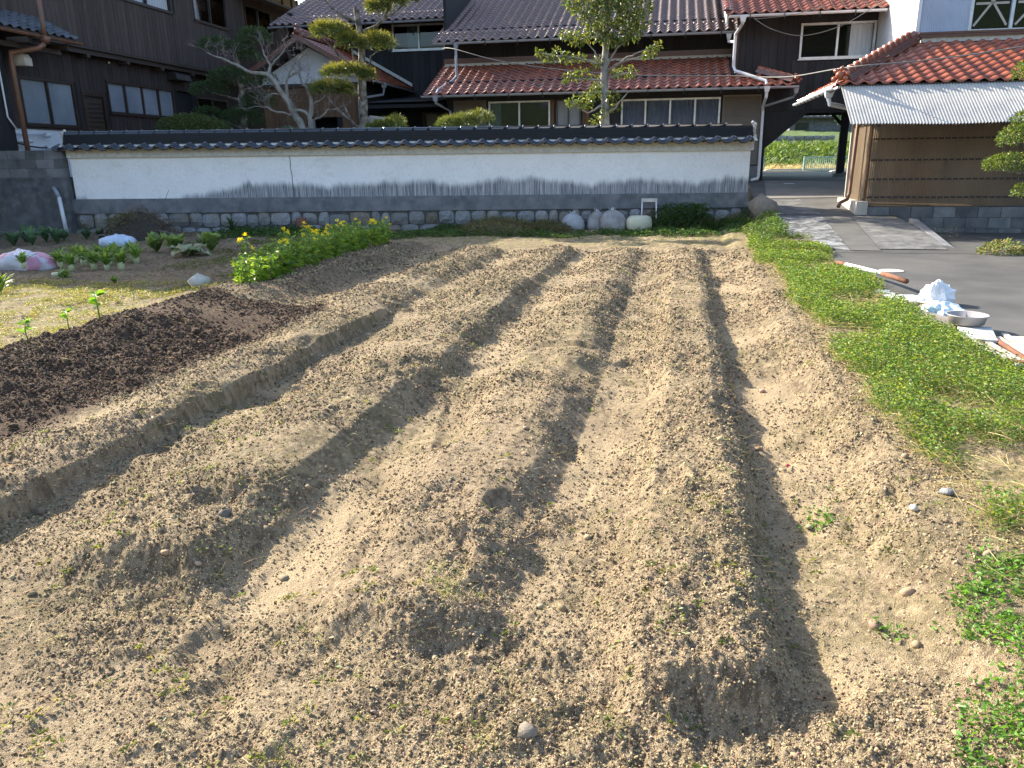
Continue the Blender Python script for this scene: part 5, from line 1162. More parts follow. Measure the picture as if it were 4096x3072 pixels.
def pine_pad(th, c, r, n, rng, L=.15, W=.012, col=(.06, .095, .024), tip=(.30, .27, .035)):
    P, d = pad_points(c, r, n, rng, -.35, .6); up = np.array([0, 0, 1.])
    per = 4; Pp = np.repeat(P, per, 0); m = len(Pp); D = np.repeat(d*.7+up*.6, per, 0)+rng.normal(size=(m, 3))*.7
    V, F = blades(Pp, D, L*(.7+.6*rng.random(m)), np.full(m, W), rng, .1)
    C = vcol(m, 5, col, rng, .35, tuple(.5*(a+b) for a, b in zip(col, tip)), .25).reshape(m, 5, 3)
    top = np.repeat(d[:, 2] > .3, per)
    C[top, 4] = np.array(tip)*(.8+.4*rng.random((top.sum(), 1))); C[top, 2:4] = C[top, 2:4]*.5+np.array(tip)*.3
    return foliage(th, 'foliage_pad', V, F, C.reshape(-1, 3), MAT['needle'])
def leaf_pad(th, c, r, n, rng, L=.06, W=.026, col=(.05, .09, .025), alt=(.08, .12, .03), name='foliage_pad', m='broad', droop=0.0, low=-.5, inner=.5, pa=.3):
    P, d = pad_points(c, r, n, rng, low, inner); D = d+rng.normal(size=(n, 3))*.6; D[:, 2] -= droop
    V, F = leafs(P, D, L*(.7+.6*rng.random(n)), W*(.7+.6*rng.random(n)), rng); return foliage(th, name, V, F, vcol(n, 4, col, rng, .35, alt, pa), MAT[m])
def trees():
    rnd = random.Random(3); rng = np.random.default_rng(5)
    # --- cloud pruned pine
    th = Thing('pine_tree', 'tall cloud pruned pine with flat yellow green pads behind the wall', 'tree', (-3.43, 19.2, .85), est=False)
    mb = MB(); limb(mb, [(-3.43, 19.2, .85), (-3.43, 19.2, 2.16), (-3.42, 19.2, 3.07), (-3.41, 19.2, 3.5), (-3.39, 19.22, 3.93), (-3.41, 19.2, 4.42), (-3.46, 19.2, 4.84)], .125, .06, rnd, .012, 10)
    th.part('trunk', mb, MAT['bark'], smooth=True); mb = MB()
    for pts, a, b in (([(-3.41, 19.2, 3.46), (-3.77, 19.1, 3.68), (-3.98, 19.05, 3.93), (-4.2, 19.0, 4.15)], .045, .02), ([(-3.98, 19.05, 3.93), (-3.91, 19.1, 4.15)], .028, .015),
        ([(-3.35, 19.2, 4.31), (-3.06, 19.1, 4.4), (-2.84, 19.05, 4.55), (-2.65, 19.0, 4.8)], .045, .02), ([(-2.9, 19.05, 4.5), (-2.6, 19.1, 4.68), (-2.35, 19.1, 4.9)], .03, .015), ([(-3.46, 19.2, 4.54), (-3.7, 19.2, 4.63), (-3.98, 19.15, 4.81), (-4.13, 19.1, 5.0)], .035, .018),
        ([(-3.49, 19.15, 2.16), (-3.71, 19.0, 2.39), (-3.93, 18.95, 2.59), (-4.21, 18.9, 2.95)], .05, .02), ([(-3.71, 19.0, 2.45), (-3.82, 18.95, 2.71), (-3.84, 18.95, 2.95)], .026, .014), ([(-3.38, 19.2, 3.58), (-3.19, 19.1, 3.65), (-3.16, 19.1, 3.79), (-2.97, 19.05, 3.9)], .026, .014),
        ([(-3.45, 19.2, 3.65), (-3.56, 19.1, 3.77), (-3.57, 19.1, 4.0)], .026, .014), ([(-3.46, 19.2, 2.9), (-3.6, 19.0, 3.1), (-3.75, 19.0, 3.3)], .03, .014), ([(-3.42, 19.2, 3.2), (-3.2, 19.1, 3.3)], .02, .01)): limb(mb, pts, a, b, rnd)
    th.part('branches', mb, MAT['bark'], smooth=True)
    for c, r, n in (((-4.04, 19.05, 4.28), (.43, .34, .18), 420), ((-3.62, 19.0, 4.06), (.24, .26, .15), 200), ((-3.0, 19.05, 4.02), (.38, .34, .19), 400), ((-3.75, 19.0, 3.42), (.52, .36, .13), 480), ((-3.25, 19.1, 3.35), (.16, .2, .12), 110), ((-4.07, 18.9, 3.04), (.45, .36, .17), 460), ((-2.92, 19.0, 4.76), (.26, .26, .15), 230), ((-2.6, 19.0, 4.88), (.26, .26, .14), 220), ((-2.35, 19.05, 4.96), (.3, .26, .13), 220), ((-4.13, 19.1, 5.08), (.3, .26, .13), 200)):
        pine_pad(th, c, (r[0], r[1], r[2]*1.15), int(n*1.15), rng, tip=(.36, .33, .05))
    # --- bare maple
    th = Thing('bare_maple', 'leafless pale barked tree with spreading twigs behind the wall', 'tree', (-4.75, 18.9, .85), est=False)
    mb = MB(); tw = MB(); ends = []
    for pts, a, b in (([(-4.75, 18.9, .85), (-4.81, 18.9, 2.17), (-4.93, 18.9, 2.47), (-5.06, 18.9, 2.75), (-5.18, 18.88, 2.95), (-5.32, 18.85, 3.18), (-5.47, 18.85, 3.39)], .1, .05), ([(-5.47, 18.85, 3.39), (-5.83, 18.8, 3.45), (-6.15, 18.75, 3.59), (-6.46, 18.7, 3.73), (-6.76, 18.7, 3.85)], .05, .012),
        ([(-5.47, 18.85, 3.39), (-5.43, 18.9, 3.6), (-5.52, 18.9, 3.75), (-5.58, 18.9, 3.95)], .045, .012), ([(-5.43, 18.9, 3.6), (-5.25, 18.95, 3.75), (-5.1, 19, 3.95)], .03, .01), ([(-5.03, 18.9, 2.53), (-5.34, 18.8, 2.59), (-5.54, 18.75, 2.67), (-5.79, 18.7, 2.71)], .026, .008),
        ([(-4.62, 18.9, .85), (-4.62, 18.9, 2.16), (-4.62, 18.9, 2.46), (-4.57, 18.9, 2.76), (-4.61, 18.9, 3.05), (-4.74, 18.88, 3.25), (-4.82, 18.85, 3.5)], .085, .02), ([(-5.1, 18.9, 2.88), (-5.12, 18.92, 3.16), (-5.06, 18.95, 3.35), (-4.93, 19, 3.6), (-4.72, 19, 3.82)], .045, .012), ([(-4.51, 18.9, 2.42), (-4.3, 18.8, 2.48), (-4.16, 18.75, 2.62), (-3.95, 18.7, 2.64)], .028, .01),
        ([(-4.57, 18.9, 2.76), (-4.36, 18.85, 2.82), (-4.2, 18.8, 2.95)], .025, .008), ([(-5.06, 18.95, 3.35), (-4.85, 19, 3.45), (-4.6, 19, 3.62)], .025, .008), ([(-4.62, 18.9, 2.5), (-4.8, 18.85, 2.62), (-4.93, 18.85, 2.6)], .04, .03), ([(-5.18, 18.88, 2.95), (-5.4, 18.8, 3.0), (-5.6, 18.75, 2.9)], .02, .008)):
        p = limb(mb, pts, a, b, rnd, .018, 7); ends += [(q, (p[min(i+1, len(p)-1)]-p[i-1]).normalized()) for i, q in enumerate(p) if i > len(p)*.35]
    def twig(p, d, r, L, k):
        pts = [p]; dd = d.copy()
        for i in range(4): dd = (dd + Vector((rnd.gauss(0, .3), rnd.gauss(0, .3), rnd.gauss(.08, .22)))).normalized(); pts.append(pts[-1]+dd*L/4)
        tw.tube(pts, [r*(1-.2*i) for i in range(5)], 3, cap=False)
        if k > 0:
            for j in range(3): twig(pts[rnd.choice((1, 2, 3, 4))], (dd+Vector((rnd.gauss(0, .6), rnd.gauss(0, .6), rnd.gauss(.15, .45)))).normalized(), r*.65, L*.7, k-1)
    for (q, d) in ends:
        if q.z > 2.5:
            for j in range(1): twig(q, (d*.5+Vector((rnd.gauss(0, .5), rnd.gauss(0, .5), rnd.gauss(.25, .5)))).normalized(), .0075, .32, 2)
    th.part('trunk', mb, MAT['bark_pale'], smooth=True); th.part('twigs', tw, MAT['twig'], kind='stuff', fix=False)
    # --- dark clipped podocarp
    th = Thing('clipped_podocarp', 'dark green cloud pruned tree with rounded pads before the brown house', 'tree', (-6.7, 20.5, .85), est=False)
    mb = MB(); limb(mb, [(-6.7, 20.5, .85), (-6.69, 20.5, 2.78), (-6.67, 20.5, 3.21), (-6.68, 20.5, 3.52), (-6.68, 20.5, 4.13)], .11, .05, rnd, .02, 8)
    for pts in ([(-6.68, 20.5, 2.95), (-7.0, 20.4, 3.05), (-7.4, 20.35, 3.15)], [(-6.68, 20.5, 3.2), (-6.3, 20.4, 3.25), (-6.0, 20.35, 3.3)], [(-6.68, 20.5, 4.0), (-7.1, 20.4, 4.15)], [(-6.68, 20.5, 4.05), (-6.2, 20.4, 4.3)], [(-6.7, 20.5, 2.2), (-6.6, 20.3, 2.5)], [(-6.7, 20.5, 2.3), (-7.4, 20.3, 2.6)]): limb(mb, pts, .035, .015, rnd)
    th.part('trunk', mb, MAT['bark'], smooth=True)
    for c, r, n in (((-7.13, 20.3, 4.22), (.42, .35, .2), 1300), ((-6.5, 20.35, 4.2), (.3, .3, .15), 600), ((-6.16, 20.3, 4.4), (.38, .35, .23), 1300), ((-6.34, 20.3, 3.95), (.33, .3, .15), 700), ((-6.86, 20.3, 3.45), (.56, .45, .27), 2000), ((-7.4, 20.25, 3.2), (.46, .4, .2), 1300), ((-7.47, 20.2, 2.62), (.36, .35, .2), 1000), ((-6.64, 20.2, 2.5), (.6, .45, .3), 2000), ((-6.2, 20.3, 2.93), (.42, .35, .22), 1000), ((-6.0, 20.35, 3.4), (.3, .3, .2), 600)):
        leaf_pad(th, c, r, n, rng, .055, .02, (.035, .068, .022), (.055, .095, .03), m='needle')
    # --- rounded azalea
    th = Thing('round_shrub', 'low dome shaped shrub with yellow green tips left behind the wall', 'shrub', (-7.42, 19.0, .85), est=False)
    mb = MB()
    for k in range(6): limb(mb, [(-7.42+.03*k, 19, .85), (-7.9+.2*k, 19, 1.6), (-8.0+.24*k, 18.95, 2.1)], .03, .012, rnd)
    th.part('stems', mb, MAT['bark']); leaf_pad(th, (-7.42, 19.0, 2.0), (.92, .6, .6), 7000, rng, .05, .024, (.06, .095, .028), (.2, .19, .05), 'crown', low=-.3, pa=.14)
    th = Thing('grey_shrub', 'small grey green clipped shrub just behind the coping', 'shrub', (-4.98, 18.4, .85), est=False)
    th.part('stems', MB().tube([(-4.98, 18.4, .85), (-4.98, 18.4, 2.0)], .03, 6), MAT['bark']); leaf_pad(th, (-4.98, 18.4, 2.0), (.27, .25, .25), 700, rng, .045, .024, (.10, .14, .10), (.15, .19, .14), 'crown')
    th = Thing('low_shrub', 'dark low shrub at the foot of the bare tree', 'shrub', (-5.6, 18.8, .85), est=False)
    th.part('stems', MB().tube([(-5.6, 18.8, .85), (-5.6, 18.8, 1.9)], .03, 6), MAT['bark']); leaf_pad(th, (-5.6, 18.8, 1.9), (.36, .3, .3), 800, rng, .05, .022, (.04, .075, .025), (.06, .1, .03), 'crown')
    # --- low pines by the coping
    for (nm, x, z, rx, rz, n, lab) in (('a', -2.82, 2.22, .42, .2, 500, 'short bushy pine right of the tall pine trunk'), ('b', -1.0, 2.25, .62, .22, 750, 'wide flat low pine in front of the left shutter')):
        th = Thing('low_pine', lab, 'shrub', (x, 18.6, .85), est=False, group='low pines behind the wall')
        mb = MB()
        for k in range(7): limb(mb, [(x, 18.6, .85), (x+(k-3)*.05, 18.6, 1.7), (x+(k-3)*rx*.28, 18.6, z)], .03, .01, rnd)
        th.part('stems', mb, MAT['bark'])
        for k in (-1, 0, 1): pine_pad(th, (x+k*rx*.55, 18.55, z+.04*(k+ (nm == 'b'))), (rx*.5, .3, rz*(.8+.1*k)), n//3, rng, .11, .011, (.06, .10, .025), (.26, .27, .05))
    rk = MB(); V, F = blobs(np.array([[-3.09, 19.4, 2.1]]), np.array([.5]), rng, ICO, .9); me = mk_mesh('garden_rock', V, F, MAT['stone']); solo('garden_rock', me, 'pointed grey garden rock beside the tall pine', 'rock')
    # --- evergreen tree with glossy leaves
    th = Thing('evergreen_tree', 'leafy evergreen tree with pale lichen trunk in front of the sliding doors', 'tree', (2.23, 18.9, .85), est=False)
    mb = MB(); limb(mb, [(2.23, 18.9, .85), (2.23, 18.9, 2.15), (2.23, 18.9, 2.6), (2.22, 18.9, 3.0), (2.19, 18.92, 3.37), (2.22, 18.95, 3.75), (2.21, 18.95, 4.13), (2.22, 18.95, 4.6), (2.2, 18.95, 5.3)], .125, .05, rnd, .012, 10); th.part('trunk', mb, MAT['bark_pale'], smooth=True)
    mb = MB()
    for pts in ([(2.21, 18.9, 3.41), (2.38, 18.8, 3.75), (2.5, 18.75, 3.92), (2.75, 18.7, 4.05)], [(2.16, 18.9, 3.5), (1.99, 18.8, 3.72), (1.85, 18.75, 3.9), (1.6, 18.7, 4.1)], [(2.25, 18.9, 3.4), (2.68, 18.7, 3.65), (2.95, 18.6, 3.75), (3.3, 18.6, 3.9)], [(2.4, 18.8, 3.5), (3.05, 18.6, 3.7)], [(2.16, 18.9, 3.55), (1.6, 18.7, 3.62), (1.1, 18.6, 3.7), (.75, 18.6, 3.75)], [(2.2, 18.9, 3.2), (1.75, 18.7, 3.2), (1.35, 18.65, 3.25)], [(2.25, 18.9, 3.25), (2.5, 18.75, 3.3), (2.8, 18.7, 3.35)], [(2.2, 18.9, 2.7), (1.8, 18.7, 2.5), (1.45, 18.65, 2.75)], [(2.26, 18.9, 2.5), (2.45, 18.7, 2.6), (2.6, 18.65, 2.8)], [(2.22, 18.95, 4.2), (2.6, 18.9, 4.5), (2.9, 18.8, 4.7)], [(2.22, 18.95, 4.1), (1.8, 18.9, 4.5), (1.55, 18.8, 4.8)], [(2.3, 18.9, 2.55), (2.55, 18.6, 2.75), (2.72, 18.55, 2.95)]): limb(mb, pts, .03, .008, rnd, .02, 6)
    th.part('branches', mb, MAT['bark_pale'], smooth=True)
    pads = [(2.11, 4.78, .3), (2.72, 4.72, .3), (1.71, 4.66, .28), (2.73, 4.44, .3), (2.94, 4.4, .24), (2.19, 4.32, .26), (1.98, 4.17, .24), (2.54, 4.13, .24), (2.78, 4.12, .2), (1.56, 4.1, .24), (1.31, 4.16, .14), (1.64, 3.66, .15), (.86, 3.68, .13), (1.11, 3.72, .17), (1.35, 3.66, .16), (.7, 3.78, .09), (3.23, 3.78, .13), (3.37, 3.9, .12), (2.77, 3.36, .17), (2.5, 3.38, .15), (1.73, 3.31, .16), (1.32, 3.24, .12), (1.5, 3.3, .14), (2.1, 3.15, .17), (1.95, 2.9, .2), (1.74, 2.72, .2), (1.45, 2.74, .15), (2.37, 2.85, .14), (2.48, 2.62, .1), (2.06, 2.3, .15), (2.28, 2.6, .13), (3.03, 4.7, .2), (1.47, 4.85, .24), (2.42, 4.9, .3), (1.91, 4.98, .3), (2.7, 5.0, .28), (2.2, 5.25, .4), (2.05, 3.6, .14), (2.3, 4.0, .18), (2.4, 4.55, .25), (1.9, 4.45, .24), (3.05, 3.68, .07), (2.15, 2.45, .1)]
    for (x, z, r) in pads:
        n = int(95*(r/.2)**1.9)+14; leaf_pad(th, (x, 18.8+rnd.uniform(-.15, .15), z), (r, r*.9, r*.75), n, rng, .085, .042, (.085, .125, .030), (.20, .21, .045), 'leaf_clump', droop=.35, low=-1, inner=.75)
    # --- juniper pads at the right edge
    th = Thing('pruned_juniper', 'cloud pruned green juniper entering at the right edge before the shed', 'tree', (7.25, 10.6, 0), est=False)
    mb = MB(); limb(mb, [(7.25, 10.6, 0), (7.2, 10.6, .9), (7.3, 10.6, 1.7), (7.15, 10.6, 2.6), (7.1, 10.6, 3.2)], .09, .05, rnd, .02, 8)
    for z, x in ((1.25, 6.55), (1.6, 6.6), (1.8, 6.7), (.95, 6.85), (2.4, 6.6)): limb(mb, [(7.22, 10.6, z-.15), (x+.3, 10.55, z-.08), (x, 10.5, z)], .035, .015, rnd)
    th.part('trunk', mb, MAT['bark'], smooth=True)
    for c, r, n in (((6.62, 10.5, 1.33), (.36, .3, .14), 1700), ((6.68, 10.5, 1.66), (.27, .26, .17), 1300), ((6.78, 10.5, 1.9), (.24, .22, .1), 700), ((6.9, 10.5, .98), (.2, .2, .11), 600), ((6.74, 10.5, 2.47), (.28, .25, .15), 1000), ((7.2, 10.6, 3.1), (.4, .35, .25), 1000)):
        leaf_pad(th, c, r, n, rng, .042, .019, (.085, .135, .028), (.17, .20, .04), m='needle')
    # --- trees beyond the passage
    for (x, y, z0, h, r, col, lab) in ((15.5, 57, 2.6, 3.0, 1.3, (.05, .08, .03), 'leafy dark tree left of the far grey house'), (22.5, 52.5, 2.2, 3.8, 1.3, (.03, .06, .035), 'dark conifer behind the passage post'), (29, 66, 3.4, 6, 3.2, (.05, .085, .03), 'broad tree far behind the grey house'), (17.5, 75, 5, 7, 4.5, (.06, .09, .035), 'wide hillside tree behind the far house')):
        t2 = Thing('far_tree', lab, 'tree', (x, y, z0), est=False, group='trees beyond the passage'); mb = MB(); limb(mb, [(x, y, z0-.5), (x+.1, y, z0+h*.5), (x, y, z0+h)], .14, .04, rnd)
        for k in range(5): limb(mb, [(x, y, z0+h*(.3+.1*k)), (x+rnd.uniform(-1, 1)*r*.6, y, z0+h*(.5+.1*k))], .05, .02, rnd)
        t2.part('trunk', mb, MAT['bark'])
        for k in range(5): leaf_pad(t2, (x+rnd.uniform(-.5, .5)*r, y+rnd.uniform(-.4, .4)*r, z0+h*(.45+.13*k)), (r*.6, r*.6, r*.5), 500, rng, .28, .13, col, tuple(q*1.6 for q in col), 'crown')
    t2 = Thing('far_bare_tree', 'leafless pale tree left of the far house', 'tree', (15.8, 55, 2.4), est=False); mb = MB()
    for k in range(9):
        a = rnd.uniform(-1, 1); p = limb(mb, [(15.8+.15*k-.6, 55, 2.2), (15.8+.15*k-.6+a*.3, 55, 3.1), (15.8+a*1.6, 55, 4.4), (15.9+a*2.4, 55, 5.3)], .06, .012, rnd, .05, 5)
        for j in range(6): q = p[rnd.randrange(len(p)//2, len(p))]; mb.tube([q, q+Vector((rnd.uniform(-.7, .7), 0, rnd.uniform(0, .7)))], [.02, .008], 4)
    t2.part('branches', mb, MAT['twig'])
# ================================================================== vegetables, sacks, litter
def crumple(c, r, seed, amp=.25, nu=22, nv=14, flat=True, fold=6):
    rnd = random.Random(seed); V = []; F = []; ph = [rnd.uniform(0, 6.28) for _ in range(6)]
    for j in range(nv+1):
        th_ = math.pi*j/nv
        for i in range(nu):
            a = 2*math.pi*i/nu
            d = 1+amp*(.5*math.sin(fold*a+ph[0]+2*th_)*math.sin(th_)+.35*math.sin(3*th_+ph[1]+2*a)+.5*(rnd.random()-.5))
            z = math.cos(th_)*d; z = max(z, -.45) if flat else z
            V.append((c[0]+r[0]*math.sin(th_)*math.cos(a)*d, c[1]+r[1]*math.sin(th_)*math.sin(a)*d, c[2]+r[2]*(z+(.45 if flat else 0))))
    for j in range(nv):
        for i in range(nu): i2 = (i+1) % nu; F.append((j*nu+i, (j+1)*nu+i, (j+1)*nu+i2, j*nu+i2))
    return V, F
def sack(name, label, x, y, w, h, m, seed, tied=True, mm=None, tilt=0):
    z0 = Hs(x, y)-.02; th = Thing(name, label, 'sack', (x, y, z0), est=False, group='sacks lined up at the foot of the wall')
    rnd = random.Random(seed); mb = MB(); n = 26; prof = [(.30, 0), (.44, .04), (.5, .16), (.5, .35), (.47, .55), (.38, .75), (.22, .9), (.1, .97)] if tied else [(.3, 0), (.42, .05), (.5, .2), (.52, .45), (.49, .65), (.40, .8), (.3, .86), (.05, .86)]
    o = 0
    for k, (r, q) in enumerate(prof):
        for i in range(n):
            a = 2*math.pi*i/n; rr = r*w*(1+.05*math.sin(3*a+seed)+.05*math.sin(7*a+k)*(q > .5)+rnd.uniform(-.02, .02)+(.10*math.sin(11*a)*(q > .7)))
            mb.v.append((x+rr*math.cos(a)+tilt*q, y+rr*.8*math.sin(a), z0+q*h))
    for k in range(len(prof)-1):
        for i in range(n): i2 = (i+1) % n; mb.f.append((k*n+i, k*n+i2, (k+1)*n+i2, (k+1)*n+i))
    mb.f.append(tuple((len(prof)-1)*n+i for i in range(n))); th.part('bag', mb, m, smooth=True)
    if tied:
        k = MB()
        for i in range(9):
            a = 2*math.pi*i/9; k.add([(x+tilt+.04*math.cos(a), y+.04*math.sin(a), z0+h*.95), (x+tilt+.04*math.cos(a+.6), y+.04*math.sin(a+.6), z0+h*.95), (x+tilt+.10*math.cos(a+.3)*rnd.uniform(.6, 1.3), y+.1*math.sin(a+.3), z0+h*rnd.uniform(1.0, 1.16))], [(0, 1, 2)])
        th.part('tied_neck', k, MAT['plastic_white'], fix=False)
def rosette(n, rng, L, W, up=.6, col=(.08, .17, .05), alt=(.12, .2, .06), m='broad', stalk=0):
    """a ring of broad leaves as a shared mesh round the origin: each leaf a bent strip of four quads"""
    V = []; F = []; C = []
    for i in range(n):
        a = i*2.4+rng.normal()*.25; l = L*(.55+.5*rng.random()); w = W*(.7+.5*rng.random()); e = up*(1-.5*i/n)+.15*rng.normal(); c = np.array(col)*(.75+.5*rng.random()) if rng.random() > .25 else np.array(alt)
        d = np.array([math.cos(a), math.sin(a), 0]); s = np.array([-math.sin(a), math.cos(a), 0]); o = len(V); p = np.array([0, 0, .01])
        K = 5
        for k in range(K+1):
            q = k/K; ee = e+.5-1.5*q*q*.8; ww = w*(math.sin(math.pi*min(1, .12+.88*q))**.7)*(.25+.75*min(1, q*2.2)) if k < K else w*.12
            rip = .12*w*math.sin(k*2.4+i)
            V += [tuple(p-s*ww*.5+np.array([0, 0, .16*ww+rip])), tuple(p), tuple(p+s*ww*.5+np.array([0, 0, .16*ww-rip]))]; C += [c*.95, c*1.25, c*.95]
            p = p+(d*math.cos(ee)+np.array([0, 0, math.sin(ee)]))*l/K
        for k in range(K):
            b = o+3*k; F += [(b, b+1, b+4, b+3), (b+1, b+2, b+5, b+4)]
    me = mk_mesh('leaves', np.array(V), np.array(F), MAT[m], True); set_col(me, np.clip(np.array(C), 0, 1)); return me
def place(name, label, cat, meshes, x, y, rz, sc, group=None, dz=0, tilt=0):
    """a small thing from shared part meshes"""
    e = bpy.data.objects.new(name, None); COL.objects.link(e); e.location = (x, y, Hs(x, y)+dz); e.rotation_euler = (tilt, tilt*.6, rz); e.scale = (sc, sc, sc); e['label'] = label; e['category'] = cat
    if group: e['group'] = group
    for (pn, me) in meshes:
        o = bpy.data.objects.new(pn, me); COL.objects.link(o); o.parent = e
        if pn in ('leaves', 'flowers'): o['kind'] = 'stuff'
    return e
def rape_plant(rng, h, flower):
    V = []; F = []; C = []
    st = MB(); st.tube([(0, 0, 0), (.01, .005, h*.5), (.0, .01, h*.92)], [.010, .008, .004], 6)
    br = []
    for k in range(5):
        a = rng.random()*6.28; z = h*(.35+.45*rng.random()); q = np.array([math.cos(a)*.09, math.sin(a)*.09, z+h*.25]); st.tube([(0, 0, z), (q[0]*.6, q[1]*.6, z+h*.1), tuple(q)], [.006, .005, .003], 4); br.append(q)
    n = 34; z = h*rng.random(n)**1.1*.95; a = rng.random(n)*6.28; P = np.stack([np.cos(a)*.02, np.sin(a)*.02, z], 1); D = np.stack([np.cos(a), np.sin(a), .5-.7*rng.random(n)], 1)
    L = (.17-.10*z/h)*(.7+.6*rng.random(n)); v1, f1 = leafs(P, D, L, L*.5, rng, .2, .3); c1 = vcol(n, 4, (.12, .22, .035), rng, .3, (.2, .29, .045), .35)
    Bq = np.array(br); n2 = 34; i = rng.integers(0, 5, n2); P2 = Bq[i]*(.35+.65*rng.random((n2, 1)))+rng.normal(size=(n2, 3))*.015; D2 = rng.normal(size=(n2, 3)); D2[:, 2] = np.abs(D2[:, 2])*.5
    v2, f2 = leafs(P2, D2, .07*(.6+.6*rng.random(n2)), .032*np.ones(n2), rng, .2, .2); c2 = vcol(n2, 4, (.14, .24, .04), rng, .3)
    lm = mk_mesh('leaves', np.concatenate([v1, v2]), np.concatenate([f1, f2+len(v1)]), MAT['leaf']); set_col(lm, np.concatenate([c1, c2]))
    sm = mk_mesh('stem', st.v, st.f, M('rape_stem', (.16, .25, .06), rough=.6), True); out = [('stem', sm), ('leaves', lm)]
    if flower:
        tips = np.concatenate([[[0, .01, h]], Bq[:2 if flower < 2 else 4]]); n3 = 26; P3 = np.repeat(tips, n3, 0)+rng.normal(size=(len(tips)*n3, 3))*np.array([.018, .018, .012]); m = len(P3); D3 = rng.normal(size=(m, 3)); D3[:, 2] = np.abs(D3[:, 2])+.3
        v3, f3 = leafs(P3, D3, np.full(m, .022), np.full(m, .018), rng, .1, .1); fm = mk_mesh('flowers', v3, f3, MAT['petal']); set_col(fm, vcol(m, 4, (.78, .66, .03), rng, .15)); out.append(('flowers', fm))
    return out
def garden():
    rng = np.random.default_rng(77); rnd = random.Random(12)
    # flowering row
    var = [rape_plant(rng, .42+.05*i, 0 if i < 2 else 1+(i > 4)) for i in range(7)]
    k = 0
    for s in np.arange(7.95, 12.7, .155):
        for row in range(2 if s > 8.3 else 1):
            t = -4.86-.26*row-.05*(s-8)*row+rnd.uniform(-.05, .05)+(.02 if row == 0 else 0); x, y = st2w(t, s+rnd.uniform(-.05, .05)); j = rnd.choice((0, 0, 0, 1, 1, 1, 2, 3, 4, 5)) if s > 8.6 else rnd.choice((0, 1)); fl = j >= 2
            place('rape_plant', 'yellow flowering leafy rape plant in the bright green row' if fl else 'leafy rape plant without flowers in the bright green row', 'plant', var[j], x, y, rnd.uniform(0, 6.28), (.72+.12*rnd.random())*(1.0 if s > 8.4 else .85), 'rape plants in flower' if fl else 'rape plants not yet in flower'); k += 1
    # seedlings on the dark bed
    sd = [rape_plant(rng, .17, 0)]
    sl = MB(); sl.tube([(0, 0, 0), (.01, 0, .1), (0, .01, .17)], [.006, .005, .003], 5); n = 12; z = .04+.13*rng.random(n); a = rng.random(n)*6.28
    v, f = leafs(np.stack([0*z, 0*z, z], 1), np.stack([np.cos(a), np.sin(a), .5+0*a], 1), .05+.03*rng.random(n), .03+.015*rng.random(n), rng); lm = mk_mesh('leaves', v, f, MAT['leaf']); set_col(lm, vcol(n, 4, (.16, .30, .045), rng, .2)); sm = mk_mesh('stem', sl.v, sl.f, bpy.data.materials['rape_stem'], True)
    for (x, y, sc, lab) in ((-3.57, 5.56, .95, 'second pea seedling from the left on the dark bed'), (-3.49, 5.96, .85, 'small third pea seedling on the dark bed'), (-3.39, 6.25, 1.3, 'largest pea seedling, rightmost on the dark bed'), (-3.72, 5.3, .9, 'pea seedling cut by the left picture edge')):
        place('pea_seedling', lab, 'seedling', [('stem', sm), ('leaves', lm)], x, y, rnd.uniform(0, 6), sc, 'seedlings on the dark bed', dz=.015)
    # broad bean row by the block wall
    cb = [rosette(17, rng, .34, .13, 1.0, (.085, .15, .075), (.12, .19, .1)) for _ in range(3)]
    for i, (x, y) in enumerate(((-9.75, 14.7), (-9.4, 14.75), (-9.05, 14.75), (-8.72, 15.0), (-9.1, 15.3), (-8.86, 15.5), (-8.6, 15.85), (-8.45, 16.1), (-10.1, 14.9), (-9.5, 15.3))):
        place('broad_leaf_plant', 'blue green broad leaved vegetable in the row before the block wall', 'vegetable', [('leaves', rnd.choice(cb))], x, y, rnd.uniform(0, 6), rnd.uniform(.85, 1.15), 'broad leaved vegetables by the block wall')
    # radish patch
    rt = MB().lathe((0, 0, -.05), [(.001, 0), (.04, .01), (.045, .08), (.035, .13), (.001, .15)], 10); rm = mk_mesh('root', rt.v, rt.f, M('radish', (.5, .5, .3), (.36, .42, .2), rough=.5, scale=9), True)
    rl = [rosette(42, rng, .30, .05, 1.0, (.11, .2, .045), (.2, .27, .06), 'leaf') for _ in range(3)]
    for (x, y) in ((-6.64, 11.4), (-6.28, 11.05), (-6.04, 11.2), (-5.8, 11.1), (-5.62, 11.15), (-5.75, 11.9), (-6.84, 12.2), (-6.64, 12.5), (-6.39, 12.5), (-6.45, 11.7), (-6.1, 11.75), (-5.95, 12.2), (-6.2, 12.1)):
        place('radish_plant', 'white radish with bushy leaves in the green patch', 'vegetable', [('root', rm), ('leaves', rnd.choice(rl))], x, y, rnd.uniform(0, 6), rnd.uniform(.8, 1.1), 'radishes in the green patch', dz=.03)
    place('radish_plant', 'lone radish standing in front of the pink and white sack', 'vegetable', [('root', rm), ('leaves', rl[0])], -6.9, 10.95, 1, .8, dz=.09)
    place('pulled_radish', 'pulled radish lying on bare soil left of the weeds', 'vegetable', [('root', rm), ('leaves', rl[1])], -6.11, 10.32, 2.0, .75, dz=.05, tilt=1.5)
    place('leafy_plant', 'feathery green plant at the left picture edge', 'vegetable', [('leaves', rosette(90, rng, .24, .028, 1.1, (.14, .24, .04), (.2, .28, .05), 'leaf'))], -6.1, 9.16, 0, 1.15)
    place('leafy_plant', 'small lone leafy weed on the yellow grass', 'plant', [('leaves', rosette(16, rng, .14, .05, .9, (.12, .18, .04), m='leaf'))], -5.0, 9.7, 0, 1)
    lc = [rosette(20, rng, .36, .22, 1.0, (.16, .24, .07), (.26, .3, .1), 'leaf') for _ in range(2)]
